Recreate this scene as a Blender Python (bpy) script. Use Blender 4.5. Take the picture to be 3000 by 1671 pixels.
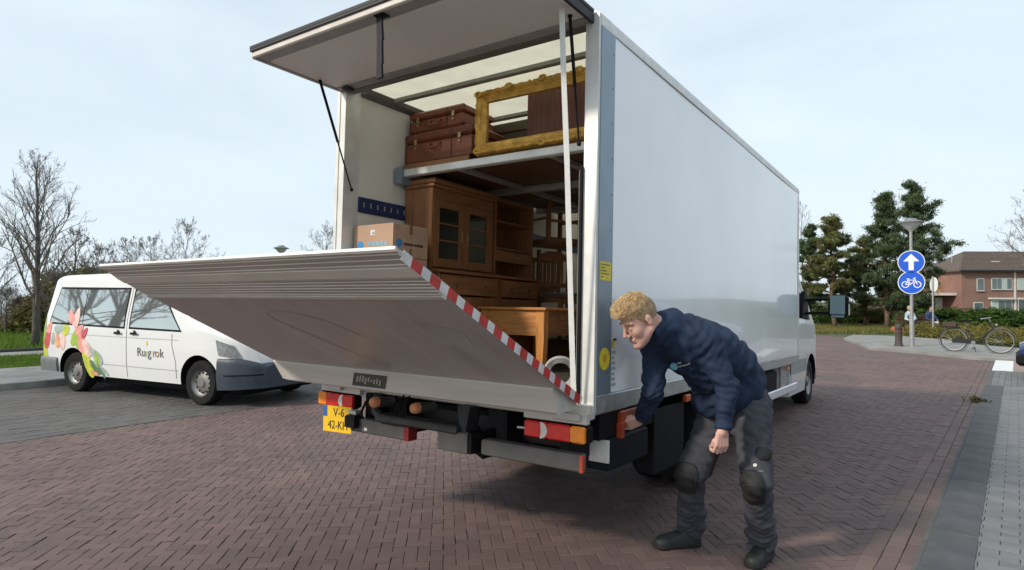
import bpy, bmesh, math, random
import numpy as np
from mathutils import Vector, Matrix, Euler
for o in list(bpy.data.objects): bpy.data.objects.remove(o)
SC = bpy.context.scene
COL = SC.collection
rnd = random.Random(7)
# ------------------------------------------------------------------ camera
FPX = 1834.69
CAM = np.array([1.6569, -3.2303, 1.60])
YAW, PITCH, ROLL = -0.6089, math.atan(43/FPX), 0.004
def cam_axes():
    f = np.array([math.sin(YAW)*math.cos(PITCH), math.cos(YAW)*math.cos(PITCH), math.sin(PITCH)])
    r = np.array([math.cos(YAW), -math.sin(YAW), 0.0]); u = np.cross(r, f)
    return (r*math.cos(ROLL)+u*math.sin(ROLL), -r*math.sin(ROLL)+u*math.cos(ROLL), f)
CR, CU, CF = cam_axes()
cd = bpy.data.cameras.new('camera'); cam = bpy.data.objects.new('camera', cd); COL.objects.link(cam)
cd.sensor_width = 36; cd.lens = 36*FPX/3000; cd.clip_end = 2000; cd.clip_start = 0.05
cam.matrix_world = Matrix(((CR[0],CU[0],-CF[0],CAM[0]),(CR[1],CU[1],-CF[1],CAM[1]),(CR[2],CU[2],-CF[2],CAM[2]),(0,0,0,1)))
SC.camera = cam
# ------------------------------------------------------------------ sky, sun, exposure
SUN_TO = Vector((-2.0, -4.0, 3.05)).normalized()
SUN_EL = math.asin(SUN_TO.z); SUN_ROT = math.atan2(SUN_TO.x, SUN_TO.y)
w = bpy.data.worlds.new('World'); SC.world = w; w.use_nodes = True
nt = w.node_tree; N = nt.nodes; L = nt.links; N.clear()
out = N.new('ShaderNodeOutputWorld'); bg = N.new('ShaderNodeBackground'); sky = N.new('ShaderNodeTexSky')
sky.sky_type = 'NISHITA'; sky.sun_disc = False; sky.sun_elevation = SUN_EL; sky.sun_rotation = SUN_ROT
sky.air_density = 1.0; sky.dust_density = 2.2; sky.ozone_density = 1.0; sky.altitude = 0
tc = N.new('ShaderNodeTexCoord'); mp = N.new('ShaderNodeMapping'); mp.inputs['Scale'].default_value = (1.0, 1.0, 3.2)
n1 = N.new('ShaderNodeTexNoise'); n1.inputs['Scale'].default_value = 1.7; n1.inputs['Detail'].default_value = 7; n1.inputs['Roughness'].default_value = .55
n1.inputs['Distortion'].default_value = .6
rmp = N.new('ShaderNodeMapRange'); rmp.inputs[1].default_value = .30; rmp.inputs[2].default_value = .78; rmp.inputs[3].default_value = .74; rmp.inputs[4].default_value = 1.0
mx = N.new('ShaderNodeMix'); mx.data_type = 'RGBA'; mx.inputs[7].default_value = (7.4, 8.5, 9.25, 1)   # thin high cloud veil
L.new(tc.outputs['Generated'], mp.inputs[0]); L.new(mp.outputs[0], n1.inputs['Vector']); L.new(n1.outputs[0], rmp.inputs[0])
L.new(rmp.outputs[0], mx.inputs[0]); L.new(sky.outputs[0], mx.inputs[6]); L.new(mx.outputs[2], bg.inputs[0])
bg.inputs[1].default_value = 0.092
L.new(bg.outputs[0], out.inputs[0])
sd = bpy.data.lights.new('sun', 'SUN'); sd.energy = 2.6; sd.angle = math.radians(6); sd.color = (1.0, .90, .76)
so = bpy.data.objects.new('sun', sd); COL.objects.link(so); so.location = (-20, -40, 30)
so.rotation_euler = (-SUN_TO).to_track_quat('-Z', 'Y').to_euler()
vs = SC.view_settings; vs.view_transform = 'Standard'; vs.look = 'None'; vs.gamma = 1; vs.exposure = 0.34; vs.use_curve_mapping = False
SC.render.resolution_x = 1024; SC.render.resolution_y = 570
# ------------------------------------------------------------------ pixel helpers (photo 3000 x 1671)
def ray(x, y): return CF + CR*(x-1500)/FPX - CU*(y-835.5)/FPX
def gp(x, y, z=0.0):
    d = ray(x, y); return Vector(CAM + d*((z-CAM[2])/d[2]))
def at(x, y, dist): return Vector(CAM + ray(x, y)*dist)
def proj(p):
    d = np.array(p)-CAM; z = d@CF
    return 1500+FPX*(d@CR)/z, 835.5-FPX*(d@CU)/z, z
# truck frame -> world (the truck stands nose-down by 1.6 degrees)
TM = Matrix(((1.0,-0.00064,0.00188,-0.00497),(0.00058,0.9996,0.02822,-0.04599),(-0.0019,-0.02821,0.9996,-0.03738),(0,0,0,1)))
# ------------------------------------------------------------------ materials
MATS = {}
def pbr(name, col, rough=.6, metal=0.0, var=.12, scale=6.0, bump=0.0, bscale=60.0, coat=0.0, spec=.5, rvar=.0, tint=None, detail=4, stretch=None, trans=0, tint_amt=.35, world=False):
    if name in MATS: return MATS[name]
    m = bpy.data.materials.new(name); m.use_nodes = True; MATS[name] = m
    nt = m.node_tree; N = nt.nodes; L = nt.links; b = N['Principled BSDF']
    b.inputs['Roughness'].default_value = rough; b.inputs['Metallic'].default_value = metal
    b.inputs['Coat Weight'].default_value = coat; b.inputs['Coat Roughness'].default_value = .04
    b.inputs['Specular IOR Level'].default_value = spec
    if trans: b.inputs['Transmission Weight'].default_value = trans
    tc = N.new('ShaderNodeTexCoord'); vec = tc.outputs['Object']
    if world: vec = N.new('ShaderNodeNewGeometry').outputs['Position']
    if stretch:
        mp = N.new('ShaderNodeMapping'); mp.inputs['Scale'].default_value = stretch; L.new(vec, mp.inputs[0]); vec = mp.outputs[0]
    nz = N.new('ShaderNodeTexNoise'); nz.inputs['Scale'].default_value = scale; nz.inputs['Detail'].default_value = detail
    L.new(vec, nz.inputs['Vector'])
    mr = N.new('ShaderNodeMapRange'); mr.inputs[1].default_value = .3; mr.inputs[2].default_value = .7
    mr.inputs[3].default_value = 1-var; mr.inputs[4].default_value = 1+var; L.new(nz.outputs[0], mr.inputs[0])
    val = mr.outputs[0]
    if tint:
        if tint == 'random':
            oi = N.new('ShaderNodeObjectInfo'); tv = oi.outputs['Random']
        else:
            an = N.new('ShaderNodeAttribute'); an.attribute_name = 'tint'; tv = an.outputs['Fac']
        m2 = N.new('ShaderNodeMapRange'); m2.inputs[3].default_value = 1-tint_amt; m2.inputs[4].default_value = 1+tint_amt; L.new(tv, m2.inputs[0])
        mu = N.new('ShaderNodeMath'); mu.operation = 'MULTIPLY'; L.new(val, mu.inputs[0]); L.new(m2.outputs[0], mu.inputs[1]); val = mu.outputs[0]
    vm = N.new('ShaderNodeVectorMath'); vm.operation = 'SCALE'; vm.inputs[0].default_value = col[:3]; L.new(val, vm.inputs['Scale'])
    L.new(vm.outputs[0], b.inputs['Base Color'])
    if rvar:
        r2 = N.new('ShaderNodeMapRange'); r2.inputs[1].default_value = .3; r2.inputs[2].default_value = .7
        r2.inputs[3].default_value = max(0.02, rough-rvar); r2.inputs[4].default_value = rough+rvar; L.new(nz.outputs[0], r2.inputs[0]); L.new(r2.outputs[0], b.inputs['Roughness'])
    if bump:
        nb = N.new('ShaderNodeTexNoise'); nb.inputs['Scale'].default_value = bscale; nb.inputs['Detail'].default_value = 3; L.new(vec, nb.inputs['Vector'])
        bp = N.new('ShaderNodeBump'); bp.inputs['Strength'].default_value = bump; bp.inputs['Distance'].default_value = .01
        L.new(nb.outputs[0], bp.inputs['Height']); L.new(bp.outputs[0], b.inputs['Normal'])
    return m
def leafmat(name, col, var=.35, scale=2.0, transl=.35):
    if name in MATS: return MATS[name]
    m = pbr(name, col, .7, var=var, scale=scale, spec=.2)
    nt = m.node_tree; N = nt.nodes; L = nt.links; b = N['Principled BSDF']
    tr = N.new('ShaderNodeBsdfTranslucent'); ms = N.new('ShaderNodeMixShader'); ms.inputs[0].default_value = transl
    src = b.inputs['Base Color'].links[0].from_socket; L.new(src, tr.inputs[0])
    L.new(b.outputs[0], ms.inputs[1]); L.new(tr.outputs[0], ms.inputs[2]); L.new(ms.outputs[0], N['Material Output'].inputs[0])
    return m
# ------------------------------------------------------------------ mesh builder
class MB:
    def __init__(s): s.v = []; s.f = []; s.m = []; s.mi = 0; s.t = []
    def add(s, vs, fs):
        o = len(s.v); s.v += [tuple(p) for p in vs]; s.f += [tuple(i+o for i in q) for q in fs]; s.m += [s.mi]*len(fs); return s
    def box(s, x0, x1, y0, y1, z0, z1, mat=None, bev=0.0):
        if x0 > x1: x0, x1 = x1, x0
        if y0 > y1: y0, y1 = y1, y0
        if z0 > z1: z0, z1 = z1, z0
        b = min(bev, (x1-x0)*.45, (y1-y0)*.45, (z1-z0)*.45)
        if b > 0:
            vs = []
            for (z, i) in ((z0, b), (z0+b, 0), (z1-b, 0), (z1, b)):
                vs += [(x0+i, y0+i, z), (x1-i, y0+i, z), (x1-i, y1-i, z), (x0+i, y1-i, z)]
            fs = [(3, 2, 1, 0), (12, 13, 14, 15)]
            for k in range(3):
                for j in range(4): a = 4*k+j; c = 4*k+(j+1) % 4; fs.append((a, c, c+4, a+4))
        else:
            vs = [(x0,y0,z0),(x1,y0,z0),(x1,y1,z0),(x0,y1,z0),(x0,y0,z1),(x1,y0,z1),(x1,y1,z1),(x0,y1,z1)]
            fs = [(3,2,1,0),(4,5,6,7),(0,1,5,4),(1,2,6,5),(2,3,7,6),(3,0,4,7)]
        if mat is not None: vs = [mat @ Vector(p) for p in vs]
        return s.add(vs, fs)
    def cyl(s, p0, p1, r0, r1=None, n=12, cap=True):
        r1 = r0 if r1 is None else r1; p0 = Vector(p0); p1 = Vector(p1); d = (p1-p0)
        if d.length < 1e-6: return s
        d.normalize(); a = d.orthogonal().normalized(); b = d.cross(a); vs = []
        for (p, r) in ((p0, r0), (p1, r1)):
            for k in range(n):
                t = 2*math.pi*k/n; vs.append(p+a*(r*math.cos(t))+b*(r*math.sin(t)))
        fs = [(k, (k+1) % n, n+(k+1) % n, n+k) for k in range(n)]
        if cap: fs += [tuple(range(n-1, -1, -1)), tuple(range(n, 2*n))]
        return s.add(vs, fs)
    def tube(s, pts, r, n=6, cap=True):
        pts = [Vector(p) for p in pts]; rr = r if isinstance(r, (list, tuple)) else [r]*len(pts); vs = []; prev = None
        for i, p in enumerate(pts):
            d = (pts[min(i+1, len(pts)-1)]-pts[max(i-1, 0)]).normalized()
            a = d.orthogonal().normalized() if prev is None else (prev-d*prev.dot(d)).normalized()
            prev = a; b = d.cross(a)
            for k in range(n): t = 2*math.pi*k/n; vs.append(p+(a*math.cos(t)+b*math.sin(t))*rr[i])
        fs = []
        for i in range(len(pts)-1):
            for k in range(n): fs.append((i*n+k, i*n+(k+1) % n, (i+1)*n+(k+1) % n, (i+1)*n+k))
        if cap: fs += [tuple(range(n-1, -1, -1)), tuple(range((len(pts)-1)*n, len(pts)*n))]
        return s.add(vs, fs)
    def prism(s, poly, h0, h1, fn):      # poly of (a,b), extruded between h0 and h1; fn(a,b,h)->point
        n = len(poly); vs = [fn(a, b, h0) for a, b in poly]+[fn(a, b, h1) for a, b in poly]
        fs = [tuple(range(n-1, -1, -1)), tuple(range(n, 2*n))]+[(k, (k+1) % n, n+(k+1) % n, n+k) for k in range(n)]
        return s.add(vs, fs)
    def lathe(s, prof, c=(0,0,0), axis='z', n=24, close=True):
        vs = []; fs = []; c = Vector(c)
        for r, h in prof:
            for k in range(n):
                t = 2*math.pi*k/n; a, b = r*math.cos(t), r*math.sin(t)
                vs.append(c+Vector({'z': (a, b, h), 'x': (h, a, b), 'y': (a, h, b)}[axis]))
        for i in range(len(prof)-1):
            for k in range(n): fs.append((i*n+k, i*n+(k+1) % n, (i+1)*n+(k+1) % n, (i+1)*n+k))
        if close:
            if prof[0][0] > 1e-5: fs.append(tuple(range(n-1, -1, -1)))
            if prof[-1][0] > 1e-5: fs.append(tuple(range((len(prof)-1)*n, len(prof)*n)))
        return s.add(vs, fs)
    def ball(s, c, rx, ry=None, rz=None, n=12, m=8):
        ry = rx if ry is None else ry; rz = rx if rz is None else rz; c = Vector(c); vs = [c+Vector((0, 0, -rz))]; fs = []
        for i in range(1, m):
            p = math.pi*i/m
            for k in range(n): t = 2*math.pi*k/n; vs.append(c+Vector((rx*math.sin(p)*math.cos(t), ry*math.sin(p)*math.sin(t), -rz*math.cos(p))))
        vs.append(c+Vector((0, 0, rz))); e = len(vs)-1
        for k in range(n): fs.append((0, 1+(k+1) % n, 1+k)); fs.append((e, 1+(m-2)*n+k, 1+(m-2)*n+(k+1) % n))
        for i in range(m-2):
            for k in range(n): fs.append((1+i*n+k, 1+i*n+(k+1) % n, 1+(i+1)*n+(k+1) % n, 1+(i+1)*n+k))
        return s.add(vs, fs)
    def mesh(s, name, mats, smooth=False):
        me = bpy.data.meshes.new(name); me.from_pydata([tuple(p) for p in s.v], [], s.f)
        for m in (mats if isinstance(mats, (list, tuple)) else [mats]): me.materials.append(m)
        if isinstance(mats, (list, tuple)) and len(mats) > 1: me.polygons.foreach_set('material_index', s.m)
        bm = bmesh.new(); bm.from_mesh(me); bmesh.ops.recalc_face_normals(bm, faces=bm.faces); bm.to_mesh(me); bm.free()
        if smooth is not False:
            try: me.shade_smooth()
            except Exception: me.polygons.foreach_set('use_smooth', [True]*len(me.polygons))
            if smooth is not True:
                try: me.set_sharp_from_angle(angle=math.radians(smooth))
                except Exception: pass
        return me
    def build(s, name, mats, parent=None, smooth=False, kind=None):
        return link(name, s.mesh(name, mats, smooth), parent, kind)
def link(name, me, parent=None, kind=None):
    o = bpy.data.objects.new(name, me); COL.objects.link(o)
    if parent is not None: o.parent = parent
    if kind: o['kind'] = kind
    return o
def tag(o, label, cat, group=None):
    o['label'] = label; o['category'] = cat
    if group: o['group'] = group
    return o
def thing(name, label, cat, loc=(0,0,0), rz=0.0, group=None, truck=False, rot=None):
    o = bpy.data.objects.new(name, None); COL.objects.link(o); o.empty_display_size = .2
    m = Matrix.Translation(Vector(loc)) @ (rot.to_4x4() if rot is not None else Matrix.Rotation(rz, 4, 'Z'))
    o.matrix_world = TM @ m if truck else m
    return tag(o, label, cat, group)
def copy_tree(o, parent=None):
    c = o.copy(); COL.objects.link(c); c.parent = parent
    for ch in list(o.children): copy_tree(ch, c)
    return c
def bx(name, mat, parent, x0, x1, y0, y1, z0, z1, bev=.004, kind=None):
    return MB().box(x0, x1, y0, y1, z0, z1, bev=bev).build(name, mat, parent, kind=kind)
def text_mesh(txt, size, mat, name, parent, mtx, ext=.0008, align='CENTER', xs=1.0):
    cu = bpy.data.curves.new(name, 'FONT'); cu.body = txt; cu.size = size; cu.extrude = ext; cu.align_x = align; cu.align_y = 'CENTER'
    cu.resolution_u = 3
    t = bpy.data.objects.new(name, cu); COL.objects.link(t)
    dg = bpy.context.evaluated_depsgraph_get(); me = bpy.data.meshes.new_from_object(t.evaluated_get(dg)); bpy.data.objects.remove(t)
    me.materials.clear(); me.materials.append(mat); me.name = name
    me.transform(mtx @ Matrix.Diagonal((xs, 1, 1, 1)))
    return link(name, me, parent)
def frame(o, r, u):    # matrix from origin, right, up
    r = Vector(r).normalized(); u = Vector(u).normalized(); n = r.cross(u)
    return Matrix(((r.x,u.x,n.x,o[0]),(r.y,u.y,n.y,o[1]),(r.z,u.z,n.z,o[2]),(0,0,0,1)))
# ------------------------------------------------------------------ signed-distance bodies (smooth, continuous surfaces)
class SDF:
    def __init__(s, lo, hi, vox):
        s.lo = np.array(lo, float); s.vox = vox; s.n = np.ceil((np.array(hi, float)-s.lo)/vox).astype(int)+1
        s.g = np.full(s.n, 1.0, np.float32)
    def _sl(s, lo, hi):
        a = np.clip(np.floor((np.array(lo)-s.lo)/s.vox).astype(int), 0, s.n); b = np.clip(np.ceil((np.array(hi)-s.lo)/s.vox).astype(int)+1, 0, s.n)
        ax = [s.lo[i]+np.arange(a[i], b[i])*s.vox for i in range(3)]
        return (slice(a[0], b[0]), slice(a[1], b[1]), slice(a[2], b[2])), np.meshgrid(*ax, indexing='ij')
    def _join(s, sl, d, k, sub=False):
        g = s.g[sl]
        if sub: d = -d; h = np.clip(.5-.5*(d-g)/k, 0, 1); s.g[sl] = g*h+d*(1-h)+k*h*(1-h) if k > 0 else np.maximum(g, d)
        else:
            h = np.clip(.5+.5*(g-d)/k, 0, 1); s.g[sl] = g*(1-h)+d*h-k*h*(1-h)
    def cap(s, a, b, r0, r1=None, k=.02, sub=False, sq=None):
        r1 = r0 if r1 is None else r1; a = np.array(a, float); b = np.array(b, float); m = max(r0, r1)+k*2+.03
        sl, (X, Y, Z) = s._sl(np.minimum(a, b)-m, np.maximum(a, b)+m)
        if X.size == 0: return s
        d = b-a; t = np.clip(((X-a[0])*d[0]+(Y-a[1])*d[1]+(Z-a[2])*d[2])/max(d@d, 1e-9), 0, 1)
        dist = np.sqrt((X-a[0]-t*d[0])**2+(Y-a[1]-t*d[1])**2+(Z-a[2]-t*d[2])**2)-(r0+(r1-r0)*t)
        s._join(sl, dist, k, sub); return s
    def ell(s, c, r, R=None, k=.02, sub=False):
        c = np.array(c, float); r = np.array(r, float); m = r.max()+2*k+.03
        sl, (X, Y, Z) = s._sl(c-m, c+m)
        if X.size == 0: return s
        X = X-c[0]; Y = Y-c[1]; Z = Z-c[2]
        if R is not None:   # rows: local axes
            R = np.array(R); X, Y, Z = (R[0][0]*X+R[0][1]*Y+R[0][2]*Z, R[1][0]*X+R[1][1]*Y+R[1][2]*Z, R[2][0]*X+R[2][1]*Y+R[2][2]*Z)
        q = np.sqrt((X/r[0])**2+(Y/r[1])**2+(Z/r[2])**2); q2 = np.sqrt((X/r[0]**2)**2+(Y/r[1]**2)**2+(Z/r[2]**2)**2)+1e-9
        s._join(sl, q*(q-1)/q2, k, sub); return s
    def plane_cut(s, p, n):   # keep the side where (x-p).n < 0
        sl, (X, Y, Z) = s._sl(s.lo, s.lo+s.n*s.vox); p = np.array(p); n = np.array(n, float)/np.linalg.norm(n)
        s.g = np.maximum(s.g, ((X-p[0])*n[0]+(Y-p[1])*n[1]+(Z-p[2])*n[2]).astype(np.float32)); return s
    def noise(s, fn):
        sl, (X, Y, Z) = s._sl(s.lo, s.lo+s.n*s.vox); s.g = s.g+fn(X, Y, Z).astype(np.float32); return s
    def mesh(s, name, mat, smooth_it=1):
        g = s.g; ins = g < 0; c = np.zeros(np.array(g.shape)-1, np.int8)
        for i in (0, 1):
            for j in (0, 1):
                for k in (0, 1): c += ins[i:g.shape[0]-1+i, j:g.shape[1]-1+j, k:g.shape[2]-1+k]
        act = (c > 0) & (c < 8); idx = np.argwhere(act); ids = -np.ones(act.shape, np.int64); ids[act] = np.arange(len(idx))
        acc = np.zeros((len(idx), 3)); cnt = np.zeros(len(idx)); cor = [(i, j, k) for i in (0, 1) for j in (0, 1) for k in (0, 1)]
        vals = {q: g[idx[:, 0]+q[0], idx[:, 1]+q[1], idx[:, 2]+q[2]] for q in cor}
        for q in cor:
            for ax in range(3):
                if q[ax] == 0:
                    q2 = list(q); q2[ax] = 1; a = vals[q]; b = vals[tuple(q2)]; mk = (a < 0) != (b < 0)
                    t = np.where(mk, a/(a-b+1e-12), 0); p = np.tile(np.array(q, float), (len(idx), 1)); p[:, ax] += t
                    acc[mk] += p[mk]; cnt[mk] += 1
        V = s.lo+(idx+acc/np.maximum(cnt, 1)[:, None])*s.vox; F = []
        for ax in range(3):
            a1, a2 = (ax+1) % 3, (ax+2) % 3; sh = [slice(None)]*3
            A = [slice(None)]*3; B = [slice(None)]*3; A[ax] = slice(0, -1); B[ax] = slice(1, None)
            cr = ins[tuple(A)] != ins[tuple(B)]; e = np.argwhere(cr); e = e[(e[:, a1] > 0) & (e[:, a2] > 0) & (e[:, a1] < act.shape[a1]) & (e[:, a2] < act.shape[a2])]
            if not len(e): continue
            def cid(d1, d2): q = e.copy(); q[:, a1] -= d1; q[:, a2] -= d2; return ids[q[:, 0], q[:, 1], q[:, 2]]
            quad = np.stack([cid(1, 1), cid(0, 1), cid(0, 0), cid(1, 0)], 1); fl = ins[e[:, 0], e[:, 1], e[:, 2]]
            quad[~fl] = quad[~fl][:, ::-1]; quad = quad[(quad >= 0).all(1)]; F.append(quad)
        F = np.concatenate(F)
        for _ in range(smooth_it):
            sm = np.zeros_like(V); n = np.zeros(len(V))
            for i in range(4):
                np.add.at(sm, F[:, i], V[F[:, (i+1) % 4]]); np.add.at(n, F[:, i], 1)
            V = V*.5+.5*sm/np.maximum(n, 1)[:, None]
        me = bpy.data.meshes.new(name); me.from_pydata(V.tolist(), [], F.tolist()); me.materials.append(mat)
        me.polygons.foreach_set('use_smooth', [True]*len(me.polygons)); return me
# ================================================================== ground, road, pavements
PHI = math.radians(4.0); CP, SP = math.cos(PHI), math.sin(PHI)
def rd(v, u, z=0.0): return Vector((v*CP+u*SP, -v*SP+u*CP, z))
def to_vu(p): return p[0]*CP-p[1]*SP, p[0]*SP+p[1]*CP
m_earth = pbr('earth_grass', (.055, .075, .025), .95, var=.4, scale=.35, bump=.5, bscale=8)
m_bed = pbr('joint_sand', (.085, .068, .058), .95, var=.3, scale=8)
m_brick_o = pbr('clay_brick', (.128, .085, .079), .74, var=.24, scale=.75, detail=9, bump=.3, bscale=90, tint='random', rvar=.1, tint_amt=.15, world=True)
m_brick_j = pbr('clay_brick_field', (.128, .085, .079), .74, var=.24, scale=.75, detail=9, bump=.3, bscale=90, tint='attr', rvar=.1, tint_amt=.15, world=True)
m_pav_o = pbr('grey_paver', (.098, .093, .091), .8, var=.16, scale=1.2, bump=.35, bscale=80, tint='random', tint_amt=.15)
m_pav_j = pbr('grey_paver_field', (.098, .093, .091), .8, var=.16, scale=1.2, bump=.35, bscale=80, tint='attr', tint_amt=.15)
m_side_o = pbr('pale_paver', (.155, .16, .166), .8, var=.2, scale=.9, world=True, bump=.3, bscale=80, tint='random', tint_amt=.12)
m_side_j = pbr('pale_paver_field', (.155, .16, .166), .8, var=.2, scale=.9, world=True, bump=.3, bscale=80, tint='attr', tint_amt=.12)
m_band = pbr('dark_kerb_band', (.075, .079, .086), .85, var=.22, scale=4, bump=.4, bscale=90)
m_kerb = pbr('concrete_kerb', (.24, .235, .225), .85, var=.2, scale=4, bump=.3, bscale=60)
m_path = pbr('concrete_path', (.23, .225, .215), .88, var=.2, scale=1.5, bump=.2, bscale=40)
m_white_tile = pbr('white_tile', (.66, .68, .68), .7, var=.08, scale=6)
m_red_tile = pbr('pink_tile', (.27, .2, .18), .8, var=.12, scale=5)
def brickwork(name, col1, col2, mortar, sc, wall=False):
    m = bpy.data.materials.new(name); m.use_nodes = True; nt = m.node_tree; N = nt.nodes; L = nt.links; b = N['Principled BSDF']
    tcn = N.new('ShaderNodeTexCoord'); br = N.new('ShaderNodeTexBrick'); br.inputs['Scale'].default_value = sc
    br.inputs['Color1'].default_value = (*col1, 1); br.inputs['Color2'].default_value = (*col2, 1); br.inputs['Mortar'].default_value = (*mortar, 1)
    br.inputs['Mortar Size'].default_value = .012; br.inputs['Brick Width'].default_value = .4; br.inputs['Row Height'].default_value = .2
    if wall:
        sx = N.new('ShaderNodeSeparateXYZ'); cx_ = N.new('ShaderNodeCombineXYZ'); ad = N.new('ShaderNodeMath'); L.new(tcn.outputs['Object'], sx.inputs[0]); L.new(sx.outputs[0], ad.inputs[0]); L.new(sx.outputs[1], ad.inputs[1]); L.new(ad.outputs[0], cx_.inputs[0]); L.new(sx.outputs[2], cx_.inputs[1]); L.new(cx_.outputs[0], br.inputs['Vector'])
    else: L.new(tcn.outputs['Object'], br.inputs['Vector'])
    nz = N.new('ShaderNodeTexNoise'); nz.inputs['Scale'].default_value = .6; L.new(tcn.outputs['Object'], nz.inputs['Vector'])
    mr = N.new('ShaderNodeMapRange'); mr.inputs[1].default_value = .3; mr.inputs[2].default_value = .7; mr.inputs[3].default_value = .85; mr.inputs[4].default_value = 1.15; L.new(nz.outputs[0], mr.inputs[0])
    vm = N.new('ShaderNodeVectorMath'); vm.operation = 'SCALE'; L.new(br.outputs[0], vm.inputs[0]); L.new(mr.outputs[0], vm.inputs['Scale']); L.new(vm.outputs[0], b.inputs['Base Color'])
    b.inputs['Roughness'].default_value = .78
    bp = N.new('ShaderNodeBump'); bp.inputs['Strength'].default_value = .4; bp.inputs['Distance'].default_value = .01; L.new(br.outputs[1], bp.inputs['Height']); bp.invert = True
    L.new(bp.outputs[0], b.inputs['Normal']); return m
m_farbrick = brickwork('far_brick', (.155, .104, .098), (.125, .083, .078), (.075, .055, .05), 2.2)
def sheet(name, pts, z, mat, label=None, parent=None, thick=0.0):
    mb = MB()
    if thick: mb.prism([(p[0], p[1]) for p in pts], z-thick, z, lambda a, b, h: (a, b, h))
    else: mb.add([(p[0], p[1], z) for p in pts], [tuple(range(len(pts)))])
    o = mb.build(name, mat, parent)
    if parent is None: o['kind'] = 'structure'
    if label: o['label'] = label
    return o
sheet('ground', [(-700, -500), (700, -500), (700, 900), (-700, 900)], -.05, m_earth, 'grassy earth around the streets')
road = sheet('road', [rd(-6.85, -14), rd(1.37, -14), rd(1.37, 18.2), rd(8, 16.9), rd(8, 19), rd(1.2, 22), rd(-1.2, 27.6), rd(-40, 36), rd(-40, 20), rd(-6.85, 19.5)], -.012, m_farbrick, 'red brick street in herringbone bond')
bed = sheet('joint_bed', [rd(-6.85, -14), rd(1.37, -14), rd(1.37, 17.9), rd(-6.85, 17.9)], -.0075, m_bed, parent=road)
def brick_data(l, wd, gap=.003, ch=.0028, h=.03):
    a, b = l/2-gap/2, wd/2-gap/2
    vs = [(-a,-b,-h),(a,-b,-h),(a,b,-h),(-a,b,-h),(-a,-b,-ch),(a,-b,-ch),(a,b,-ch),(-a,b,-ch),(-a+ch,-b+ch,0),(a-ch,-b+ch,0),(a-ch,b-ch,0),(-a+ch,b-ch,0)]
    fs = [(8,9,10,11)]
    for j in range(4):
        k = (j+1) % 4; fs += [(j, k, 4+k, 4+j), (4+j, 4+k, 8+k, 8+j)]
    return np.array(vs), fs
def lay(parent, name, items, l, wd, mo, mj, z, nind=300, jit=.003, maxd=19, stuffname='far_bricks'):
    """items: (v, u, angle). The 300 that show largest are objects, the rest one joined mesh."""
    V, Fc = brick_data(l, wd); vis = []
    for (v, u, a) in items:
        p = rd(v, u, z); x, y, d = proj(p)
        if d > maxd: continue
        infr = d > .6 and 0 <= x <= 3000 and 850 < y <= 1671
        vis.append((0 if infr else 1, d, p, a))
    vis.sort(key=lambda q: (q[0], abs(q[1])))
    me = bpy.data.meshes.new(name); me.from_pydata(V.tolist(), [], Fc); me.materials.append(mo)
    r = random.Random(3); PV = []; PF = []; T = []
    for i, (_, d, p, a) in enumerate(vis):
        p = p+Vector((0, 0, r.uniform(-jit, jit))); a2 = a-PHI+r.gauss(0, .012)
        tl = (r.gauss(0, .008), r.gauss(0, .008))
        if i < nind:
            o = link(name, me, parent); o.location = p; o.rotation_euler = (tl[0], tl[1], a2)
        else:
            c, s = math.cos(a2), math.sin(a2); k = len(PV)*12
            W = np.stack([V[:, 0]*c-V[:, 1]*s+p.x, V[:, 0]*s+V[:, 1]*c+p.y, V[:, 2]+p.z+V[:, 0]*tl[0]+V[:, 1]*tl[1]], 1)
            PV.append(W); PF += [tuple(x+k for x in q) for q in Fc]; T += [r.random()]*12
    if PV:
        m2 = bpy.data.meshes.new(stuffname); m2.from_pydata(np.concatenate(PV).tolist(), [], PF); m2.materials.append(mj)
        at_ = m2.attributes.new('tint', 'FLOAT', 'POINT'); at_.data.foreach_set('value', T)
        link(stuffname, m2, parent, 'stuff')
# herringbone field
def herring(v0, v1, u0, u1, wd, rot):
    out_ = []; c, s = math.cos(rot), math.sin(rot); cx, cy = (v0+v1)/2, (u0+u1)/2; R = math.hypot(v1-v0, u1-u0)/2/wd+3; R = int(R)
    for x in range(-R, R):
        for y in range(-R, R):
            d = (x-y) % 4
            if d == 0: px, py, a = (x+1)*wd, (y+.5)*wd, 0
            elif d == 3: px, py, a = (x+.5)*wd, (y+1)*wd, math.pi/2
            else: continue
            v = cx+px*c-py*s; u = cy+px*s+py*c
            if v0 < v < v1 and u0 < u < u1: out_.append((v, u, a+rot))
    return out_
lay(road, 'brick', herring(-6.80, 1.19, -6.5, 17.8, .08, math.radians(45)), .16, .08, m_brick_o, m_brick_j, 0.0, stuffname='brick_field')
lay(road, 'gutter_brick', [(1.145+.101*r_, -5+.202*k+.1*(r_ % 2), math.pi/2) for r_ in range(3) for k in range(112)], .2, .1, m_brick_o, m_brick_j, .009, nind=120, stuffname='gutter_brick_field')
# parking bays left
park = sheet('parking_bay', [rd(-11.75, -14), rd(-6.85, -14), rd(-6.85, 19.5), rd(-11.75, 19.5)], -.009, m_bed, 'grey paved parking bays beside the brick street')
lay(park, 'paver', [(-6.9-.1*i, -7+.2*k+.1*(i % 2), math.pi/2) for i in range(48) for k in range(100)], .2, .1, m_pav_o, m_pav_j, .0, stuffname='paver_field', maxd=16)
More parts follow.
